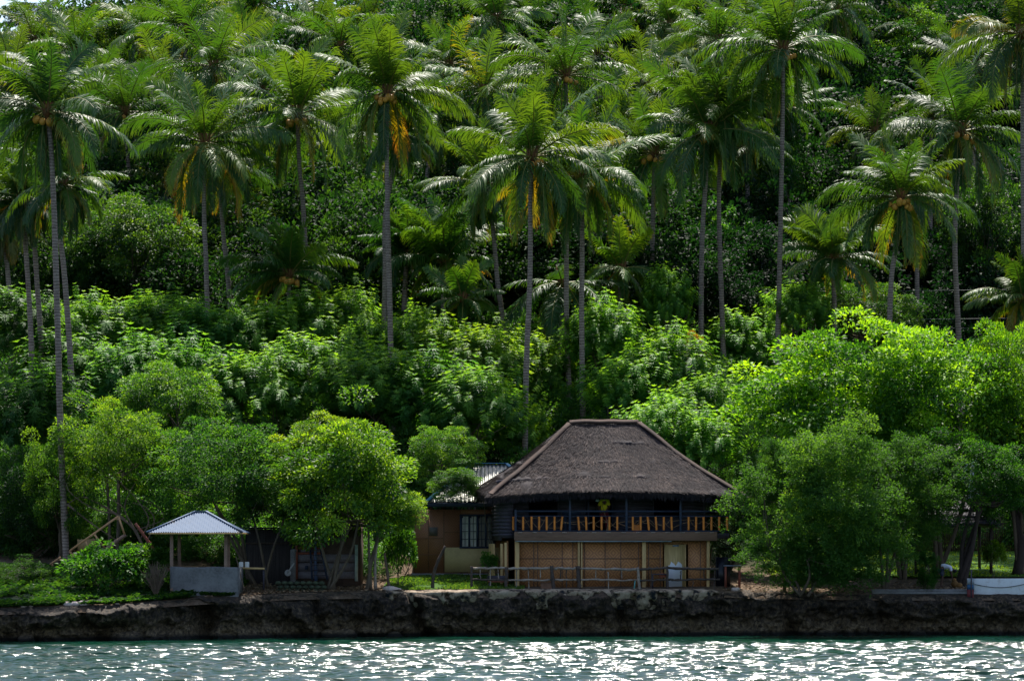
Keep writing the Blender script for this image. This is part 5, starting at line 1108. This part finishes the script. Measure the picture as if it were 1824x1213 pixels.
# bar table and dark screen right of the house
O = P(1305, 1050, 153.4); bt_ = empty("bar_table", O, "tall table with reddish legs beside the thatched house's right end", "table")
MB().box(-.42, .42, -.25, .3, 1.12, 1.18).build("table_top", plain("grey_top", (.16, .18, .22), .4, .2), bt_); [MB().box(x, x + .09, y, y + .09, 0, 1.12).build("leg", MAT['redwood'], bt_) for x in (-.38, .28) for y in (-.22, .2)]
O = P(1288, 1055, 153.9); tag(MB().box(-.35, .35, 0, .06, 0, 1.7).box(-.35, -.3, -.03, .0, 0, 1.7).build("dark_void_panel", MAT['unlit_dark'], None, loc=O), "near-black screen closing the gap right of the thatched house", "panel")  # near-black sheet painted as the dark void beside the house
O = P(828, 905, 163.5)
# ------------------------------------------------------------------ right side: white sea wall with rope
WYY = 152.5; k = WYY / FPX; O = P(1735, 1055, WYY); sw = empty("white_wall", O, "white painted low wall with a slack black rope at the right edge", "wall")
m = M("blotchy_white"); o_ = m.obj(); n1 = m.noise(o_, 2.2, 6, .7); MAT['blotch'] = m.done(m.pbsdf(m.ramp(n1, [(.3, (.42, .36, .32)), (.45, (.66, .66, .70)), (.7, (.74, .75, .80))]), .7, .25, 0, m.bump(n1, .3, .02)))
MB().box(0, 6.5, 0, .2, -.12, 25 * k).build("wall_panel", MAT['blotch'], sw, bevel=.015)
x = np.linspace(0.02, 2.4, 24); MB().tube(np.stack([x, x * 0 - .04, .38 - .16 * np.sin(x / 2.4 * math.pi) + .02], 1), .016, 6).build("rope", plain("black_rope", (.015, .015, .02), .8, .2), sw)
x = np.linspace(2.4, 5.4, 24); MB().tube(np.stack([x, x * 0 - .04, .40 - .16 * np.sin((x - 2.4) / 3 * math.pi)], 1), .016, 6).build("rope", MAT['navy'], sw)
O = P(1731, 1055, 152.2); bp = empty("painted_post", O, "short post painted white, blue and red where the white wall begins", "post")
for a, b_, cc in ((-.3, .15, (.16, .03, .035)), (.15, .38, (.03, .10, .22)), (.38, .68, (.30, .33, .38))): MB().box(-.22, .08, -.06, .1, a, b_ - .003).build("painted_band", plain("band_%d" % int(b_ * 100), cc, .6, .2), bp)
MB().box(-.06, .0, -.10, -.063, -.35, 1.1).build("iron_bar", MAT['darkwood'], bp)
O = P(1640, 1054, 152.2); tag(MB().box(-2.3, 2.25, 0, .45, -.10, .02).box(-2.3, 2.25, .18, .45, .022, .13).build("concrete_ledge", MAT['concrete'], None, loc=O, bevel=.01), "stepped concrete ledge at the cliff edge left of the white wall", "ledge")
# dark nipa hut behind the shade trees
O = P(1690, 990, 163); k = 163 / FPX; nh = empty("dark_hut", (O[0], 163, tz(O[0], 163)), "dark roofed hut in deep shade behind the bending person", "hut"); b0 = np.array(nh.location)
zz = 4 + (HZ - 935) * k - b0[2]; zt = 4 + (HZ - 893) * k - b0[2]
RVs, RFs, n = [], [], 0
for p, q, s_, t_ in (((-2.2, -1.5, zz), (2.4, -1.5, zz), (-.8, 1, zt), (1.0, 1, zt)), ((-2.2, 3.5, zz), (-2.2, -1.5, zz), (-.8, 1, zt), (-.8, 1, zt)), ((2.4, -1.5, zz), (2.4, 3.5, zz), (1, 1, zt), (1, 1, zt)), ((2.4, 3.5, zz), (-2.2, 3.5, zz), (1, 1, zt), (-.8, 1, zt))):
    V, F, T, S2, ts = thatch_slope(p, q, s_, t_, 50, thick=.15, nb=1500, sag=.05); RVs += [V]; RFs += [F + n]; n += len(V)
link("roof", np_mesh("roof", np.concatenate(RVs), np.concatenate(RFs)), MAT['darkwood'], nh)
for x in (-1.8, 2.0): 
    for y in (-1, 3): MB().box(x - .07, x + .07, y - .07, y + .07, -.2, zz + .1).build("post", MAT['bark_dark'], nh)
# bamboo fence behind the lawn
O = P(1720, 985, 176); bf = empty("bamboo_fence", (O[0], 176, tz(O[0], 176)), "dark upright bamboo fence at the back of the sunlit lawn", "fence"); r = np.random.RandomState(2); mb = MB()
for i in range(150): x = -7 + i * .1; mb.box(x, x + .07, 0, .03, 0, 2.0 + r.uniform(-.1, .1))
mb.build("slats", plain("fence_bamboo", (.10, .06, .04), .8, .4, 2), bf); MB().box(-7, 8, .04, .09, 1.5, 1.58).box(-7, 8, .04, .09, .4, .48).build("rails", MAT['raildark'], bf)
# white house behind leaves
O = P(1750, 900, 183); wh = empty("white_house", (O[0], 183, tz(O[0], 183)), "white walled house glimpsed through the leaves at right", "house"); b0 = np.array(wh.location)
MB().box(-4.5, 7, 0, 5, 0, 5.2).build("wall", MAT['white'], wh); MB().box(-5, 7.5, -.6, 5.6, 5.2, 5.35).build("roof", MAT['tin'], wh)
for x in (-3, -.5, 2): w_ = MB().box(x, x + 1.2, -.04, -.003, 2.8, 4.2).build("window", MAT['unlit_dark'], wh); MB().box(x - .06, x, -.06, -.003, 2.75, 4.25).box(x + 1.2, x + 1.26, -.06, -.003, 2.75, 4.25).box(x, x + 1.2, -.06, -.003, 4.2, 4.25).box(x, x + 1.2, -.06, -.003, 2.75, 2.8).build("frame", MAT['white'], w_)
# picnic table under trees
O = P(1522, 1012, 160); pt_ = empty("picnic_table", (O[0], 160, tz(O[0], 160)), "dark picnic table silhouetted against the sunlit lawn", "table")
MB().box(-.9, .9, -.35, .35, .68, .74).build("table_top", MAT['darkwood'], pt_); MB().box(-.9, .9, -.75, -.5, .4, .45).build("seat", MAT['darkwood'], pt_)
for x in (-.75, .7): MB().beam((x, -.7, 0), (x, .3, .68), .07, .07).build("leg", MAT['darkwood'], pt_); MB().beam((x, .7, 0), (x, -.3, .68), .07, .07).build("leg", MAT['darkwood'], pt_)
# power lines
for i, (py, Y) in enumerate(((512, 197), (563, 197), (580, 198), (599, 198))):
    x0, x1 = (560 - 912) * Y / FPX, 42; n = 40; x = np.linspace(x0, x1, n); t = np.linspace(-1, 1, n); z = 4 + (HZ - py) * Y / FPX - .25 + .35 * t ** 2
    tag(MB().tube(np.stack([x, x * 0 + Y, z], 1), .011, 5).build("power_line", plain("cable_%d" % i, (.16, .17, .16), .5, .1), None, smooth=True), ("highest power line crossing before the vine mound", "second highest power line, upper of the close lower three", "middle line of the close lower three power lines", "lowest power line touching the shrub tops")[i], "power line", "power lines strung along the slope")
for i, px in enumerate((560, )):
    for Y in (197.5,):
        x = (px - 912) * Y / FPX; z0 = tz(x, Y); tag(MB().tube([(x, Y, z0 - .3), (x, Y, 21.0)], [.13, .09], 9).build("utility_pole", MAT['concrete'], None), "slender utility pole hidden among the shrubs at left", "pole")
x = 42; tag(MB().tube([(x, 197.5, tz(x, 197.5) - .3), (x, 197.5, 21)], [.13, .09], 9).build("utility_pole", MAT['concrete'], None), "utility pole beyond the frame where the power lines end", "pole")
# ------------------------------------------------------------------ people
def skin_obj(name, J, E, mat, parent, loc=None, sub=1):
    names = list(J); V = [J[n][0] for n in names]; me = D.meshes.new(name); me.from_pydata([tuple(map(float, v)) for v in V], [(names.index(a), names.index(b)) for a, b in E], [])
    o = D.objects.new(name, me); COL.objects.link(o); me.materials.append(mat); md = o.modifiers.new("skin", 'SKIN'); md.use_smooth_shade = True
    for i, n in enumerate(names):
        sv = me.skin_vertices[0].data[i]; rr = J[n][1]; sv.radius = rr if isinstance(rr, tuple) else (rr, rr); sv.use_root = (i == 0)
    s2 = o.modifiers.new("sub", 'SUBSURF'); s2.levels = sub; s2.render_levels = sub
    if parent is not None: o.parent = parent
    if loc is not None: o.location = tuple(map(float, loc))
    return o
def mirror_hand(J, E, key, wrist, d, palmn):
    d = np.array(d, float) / np.linalg.norm(d); s = np.cross(d, palmn); s /= np.linalg.norm(s); pn = np.array(palmn, float); w_ = np.array(wrist)
    J[key + 'p'] = (tuple(w_ + d * .07), (.036, .02)); E.append((key, key + 'p'))
    for i, (o_, L) in enumerate(((-.030, .066), (-.010, .078), (.011, .072), (.030, .056))):
        b = w_ + d * .10 + s * o_; m_ = b + d * L * .55 - pn * .008; t = m_ + d * L * .4 - pn * .028
        for q, pnt in enumerate((b, m_, t)): J[f'{key}f{i}{q}'] = (tuple(pnt), .009)
        E += [(key + 'p', f'{key}f{i}0'), (f'{key}f{i}0', f'{key}f{i}1'), (f'{key}f{i}1', f'{key}f{i}2')]
    b = w_ + d * .035 - s * .04; t = b + d * .045 - s * .012 - pn * .02
    J[key + 't0'] = (tuple(b), .011); J[key + 't1'] = (tuple(t), .009); E += [(key, key + 't0'), (key + 't0', key + 't1')]
# person on balcony: sweeping, head bowed, facing the sea
pb_ = P(1076, 981, 154.15); fz = 2.2 + 2.66
pe = empty("person", (pb_[0], 154.15, fz), "person in a yellow printed shirt and dark red trousers sweeping the balcony, head bowed", "person")
s = 1.10
J = {'hip': ((0, 0, .95), (.13, .10)), 'waist': ((0, -.02, 1.12), (.125, .09)), 'chest': ((.01, -.06, 1.32), (.15, .105)), 'neckb': ((.01, -.10, 1.48), .06), 'neck': ((.01, -.14, 1.54), .05), 'head': ((.02, -.19, 1.62), (.078, .088)), 'crown': ((.02, -.21, 1.72), (.07, .08)),
     'shl': ((-.17, -.08, 1.43), .062), 'ell': ((-.25, -.10, 1.15), .046), 'wrl': ((-.20, -.26, .98), .032), 'shr': ((.18, -.08, 1.43), .062), 'elr': ((.23, -.08, 1.15), .046), 'wrr': ((.10, -.24, 1.02), .032),
     'thl': ((-.10, 0, .88), .088), 'knl': ((-.11, -.04, .50), .062), 'anl': ((-.12, .02, .09), .042), 'tol': ((-.13, -.13, .03), .036), 'thr': ((.10, 0, .88), .088), 'knr': ((.12, -.06, .50), .062), 'anr': ((.14, 0, .09), .042), 'tor': ((.16, -.15, .03), .036)}
E_ = [('hip', 'waist'), ('waist', 'chest'), ('chest', 'neckb'), ('neckb', 'neck'), ('neck', 'head'), ('head', 'crown'), ('chest', 'shl'), ('shl', 'ell'), ('ell', 'wrl'), ('chest', 'shr'), ('shr', 'elr'), ('elr', 'wrr'), ('hip', 'thl'), ('thl', 'knl'), ('knl', 'anl'), ('anl', 'tol'), ('hip', 'thr'), ('thr', 'knr'), ('knr', 'anr'), ('anr', 'tor')]
mirror_hand(J, E_, 'wrl', (-.20, -.26, .98), (.5, -.5, -.7), (0, -1, .3)); mirror_hand(J, E_, 'wrr', (.10, -.24, 1.02), (-.4, -.5, -.75), (0, -1, .3))
body = skin_obj("body", J, E_, MAT['skin'], pe, sub=2); body.scale = (s, s, s)
Js = {'hem': ((0, 0, .80), (.165, .13)), 'hip': ((0, 0, .92), (.165, .125)), 'waist': ((0, -.02, 1.10), (.155, .115)), 'chest': ((.01, -.06, 1.32), (.18, .13)), 'col': ((.01, -.09, 1.46), (.10, .08)), 'shl': ((-.15, -.08, 1.42), .080), 'mil': ((-.235, -.10, 1.17), .068), 'shr': ((.17, -.08, 1.42), .080), 'mir': ((.225, -.08, 1.19), .068)}
shirt = skin_obj("shirt", Js, [('hem', 'hip'), ('hip', 'waist'), ('waist', 'chest'), ('chest', 'col'), ('chest', 'shl'), ('shl', 'mil'), ('chest', 'shr'), ('shr', 'mir')], None or plain("yellow_jersey", (.62, .56, .02), .8, .12, 6), body, sub=2)
pr = MB()
for row, (z, n_, wd) in enumerate(((1.335, 5, .036), (1.285, 4, .04), (1.235, 4, .034))):
    for i in range(n_): x = -.085 + i * (.20 / n_); pr.box(x, x + wd * .8, -.222, -.20, z, z + .028)
pr.build("shirt_print", plain("print_ink", (.10, .03, .02), .7, .2), shirt)
skin_obj("trousers", {'hip': ((0, 0, .93), (.15, .12)), 'tl': ((-.10, 0, .84), .115), 'kl': ((-.11, -.04, .50), .09), 'al': ((-.12, .02, .16), .075), 'tr': ((.10, 0, .84), .115), 'kr': ((.12, -.06, .50), .09), 'ar': ((.14, 0, .16), .075)}, [('hip', 'tl'), ('tl', 'kl'), ('kl', 'al'), ('hip', 'tr'), ('tr', 'kr'), ('kr', 'ar')], plain("maroon_cloth", (.14, .012, .02), .8, .2, 6), body, sub=1)
MB().ball((.02, -.185, 1.715), .098, 9, (.9, 1.05, .85)).build("hair", MAT['hair'], body, smooth=True)
fc_ = MB().ball((-.01, -.275, 1.665), .010, 4).ball((.05, -.275, 1.665), .010, 4); fc_.build("eye", MAT['hair'], body); MB().ball((.02, -.285, 1.645), .016, 5, (.7, 1, 1.2)).build("nose", MAT['skin'], body, smooth=True)
bro = empty("broom", (pb_[0] + .02, 153.85, fz), "soft broom held by the person in the yellow shirt", "broom")
MB().tube([(-.12, .05, 1.35), (.05, .0, .75), (.17, -.03, .42)], .014, 6).build("handle", MAT['rope'], bro)
bh = MB(); r = np.random.RandomState(3)
for i in range(60): a = r.uniform(-1, 1); bh.tube([(.17 + a * .02, -.03, .44), (.20 + a * .16, -.03 + r.uniform(-.05, .05), .01)], [.012, .006], 4, cap=False)
bh.build("bristles", plain("broom_straw", (.28, .20, .11), .8, .3), bro)
# bucket like orange box on balcony
O = P(1134, 947, 153.35); tag(MB().box(-.17, .15, -.1, .15, 0, .36).box(-.19, .17, -.12, .17, .361, .40).build("orange_box", MAT['bamboo'], None, loc=(O[0], 153.75, fz + .005), bevel=.015), "orange brown box on the balcony floor between two bamboo balusters", "box")
O = P(1191, 912, 154.4); 
# bending person on the right, seen from the side, head to the right and down
b = P(1676, 1043, 155.2); b[2] = tz(b[0], 155.2) + .02
p2 = empty("person", b, "person in a white shirt and dark shorts bending over under the shade trees", "person")
J = {'hip': ((0.02, 0, .92), (.12, .12)), 'waist': ((.14, 0, 1.02), (.10, .12)), 'chest': ((.36, 0, 1.02), (.11, .15)), 'neckb': ((.50, 0, .96), .06), 'neck': ((.56, 0, .90), .05), 'head': ((.63, 0, .82), (.08, .075)), 'crown': ((.69, 0, .75), (.075, .07)),
     'shl': ((.45, -.17, .95), .06), 'ell': ((.48, -.19, .68), .045), 'wrl': ((.54, -.14, .45), .031), 'shr': ((.45, .17, .95), .06), 'elr': ((.50, .18, .68), .045), 'wrr': ((.58, .12, .47), .031),
     'thl': ((.0, -.10, .84), .09), 'knl': ((.06, -.12, .48), .062), 'anl': ((-.03, -.12, .09), .042), 'tol': ((.12, -.13, .03), .036), 'thr': ((.0, .10, .84), .09), 'knr': ((.10, .12, .48), .062), 'anr': ((.04, .12, .09), .042), 'tor': ((.19, .13, .03), .036)}
E2 = [e_ for e_ in E_ if 'f' not in e_[1] and 'p' != e_[1][-1] and 't0' not in e_[1] and 't1' not in e_[1]]
E2 = [('hip', 'waist'), ('waist', 'chest'), ('chest', 'neckb'), ('neckb', 'neck'), ('neck', 'head'), ('head', 'crown'), ('chest', 'shl'), ('shl', 'ell'), ('ell', 'wrl'), ('chest', 'shr'), ('shr', 'elr'), ('elr', 'wrr'), ('hip', 'thl'), ('thl', 'knl'), ('knl', 'anl'), ('anl', 'tol'), ('hip', 'thr'), ('thr', 'knr'), ('knr', 'anr'), ('anr', 'tor')]
mirror_hand(J, E2, 'wrl', (.54, -.14, .45), (.35, .1, -.9), (1, 0, .3)); mirror_hand(J, E2, 'wrr', (.58, .12, .47), (.35, -.1, -.9), (1, 0, .3))
body = skin_obj("body", J, E2, MAT['skin'], p2, sub=2)
skin_obj("shirt", {'hip': ((.0, 0, .97), (.13, .15)), 'waist': ((.14, 0, 1.04), (.13, .16)), 'chest': ((.36, 0, 1.03), (.14, .18)), 'col': ((.48, 0, .97), (.09, .10)), 'shl': ((.45, -.18, .95), .085), 'ml': ((.47, -.19, .78), .072), 'shr': ((.45, .18, .95), .085), 'mr': ((.48, .18, .78), .072)}, [('hip', 'waist'), ('waist', 'chest'), ('chest', 'col'), ('chest', 'shl'), ('shl', 'ml'), ('chest', 'shr'), ('shr', 'mr')], plain("white_shirt", (.68, .70, .80), .8, .08, 5), body, sub=2)
skin_obj("shorts", {'hip': ((.0, 0, .90), (.14, .15)), 'tl': ((.0, -.10, .80), .115), 'kl': ((.05, -.12, .52), .10), 'tr': ((.0, .10, .80), .115), 'kr': ((.09, .12, .52), .10)}, [('hip', 'tl'), ('tl', 'kl'), ('hip', 'tr'), ('tr', 'kr')], MAT['navy'], body, sub=1)
MB().ball((.67, 0, .80), .10, 8, (1, .85, .9)).build("hair", MAT['hair'], body, smooth=True)
skb = b + np.array([.68, 0, -.02]); tag(MB().ball((0, 0, .18), .18, 8, (1, .9, 1)).ball((.2, -.05, .12), .15, 8, (1.1, .9, .9)).ball((-.03, .0, .36), .12, 7, (.9, .8, 1)).build("brown_sack", plain("sackcloth", (.20, .10, .03), .85, .4, 5), None, loc=skb, smooth=True), "lumpy brown sack under the bending person's hands", "sack")
r = np.random.RandomState(31)
for i, x in enumerate((-21.5, -17.2, -13.0, -8.1, -5.6, -1.2, 2.9, 8.2, 11.4, 14.9, 19.3)):
    s_ = r.uniform(.22, .5); me_ = MB().ball((0, 0, 0), s_, 9, (1.5, 1, .7)); V = np.concatenate(me_.V); V = V * (1 + .7 * noise(V + x, 3, 3, i))[:, None]; me_.V = [V]
    tag(me_.build("fallen_rock", MAT['cliff'], None, loc=(x, float(edgeY(x)) - r.uniform(.05, .5), .05)), ["dark wet rock at the cliff foot below the dark left edge bush", "dark wet rock at the cliff foot below the leafy bush", "dark wet rock at the cliff foot below the gazebo wall's right end", "dark wet rock at the cliff foot below the ladder", "dark wet rock at the cliff foot below the white ringed post", "dark wet rock at the cliff foot below the rail fence's left end", "dark wet rock at the cliff foot below the middle fence posts", "dark wet rock at the cliff foot below the peeling door", "dark wet rock at the cliff foot below the bar table", "dark wet rock at the cliff foot below the drooping feathery foliage", "dark wet rock at the cliff foot below the concrete ledge"][i], "rock", "dark rocks fallen at the cliff foot")
# white stones and debris on the left bank
r = np.random.RandomState(21)
for i, (px, py, s_) in enumerate(((122, 1083, .22), (135, 1086, .2), (150, 1083, .24), (42, 1078, .12), (55, 1064, .10), (207, 1074, .12), (405, 1058, .2), (694, 1052, .28), (706, 1053, .2), (1380, 1126, .3), (1310, 1072, .2))):
    o_ = P(px, py, 0 + float(edgeY((px - 912) * 147 / FPX)) + .3); me_ = MB().ball((0, 0, 0), s_, 6, (1.2, .9, .6)); V = np.concatenate(me_.V); V = V * (1 + .35 * noise(V, 6, 2, i))[:, None]; me_.V = [V]
    if py > 1120: continue
    o_[2] = tz(o_[0], o_[1]) + s_ * .2
    tag(me_.build("pale_rock", plain("coral_rock_%d" % i, (.52, .42, .38), .9, .4, 4), None, loc=o_), ["largest left stone of the pale cluster on the left bank's edge", "middle stone of the pale cluster on the left bank's edge", "right stone of the pale cluster on the left bank's edge", "small pale stone nearest the left edge on the bank", "small pale stone among creepers at far left", "lone pale stone before the leafy bush", "pale rock at the foot of the gazebo half wall", "large pale rock beside the grey leaning post", "pale rock at the lawn corner by the grey post", "", "pale rock below the bar table"][i], "rock", "pale rocks along the shore edge")
D.objects.remove(D.objects["fallen"]) if "fallen" in D.objects else None
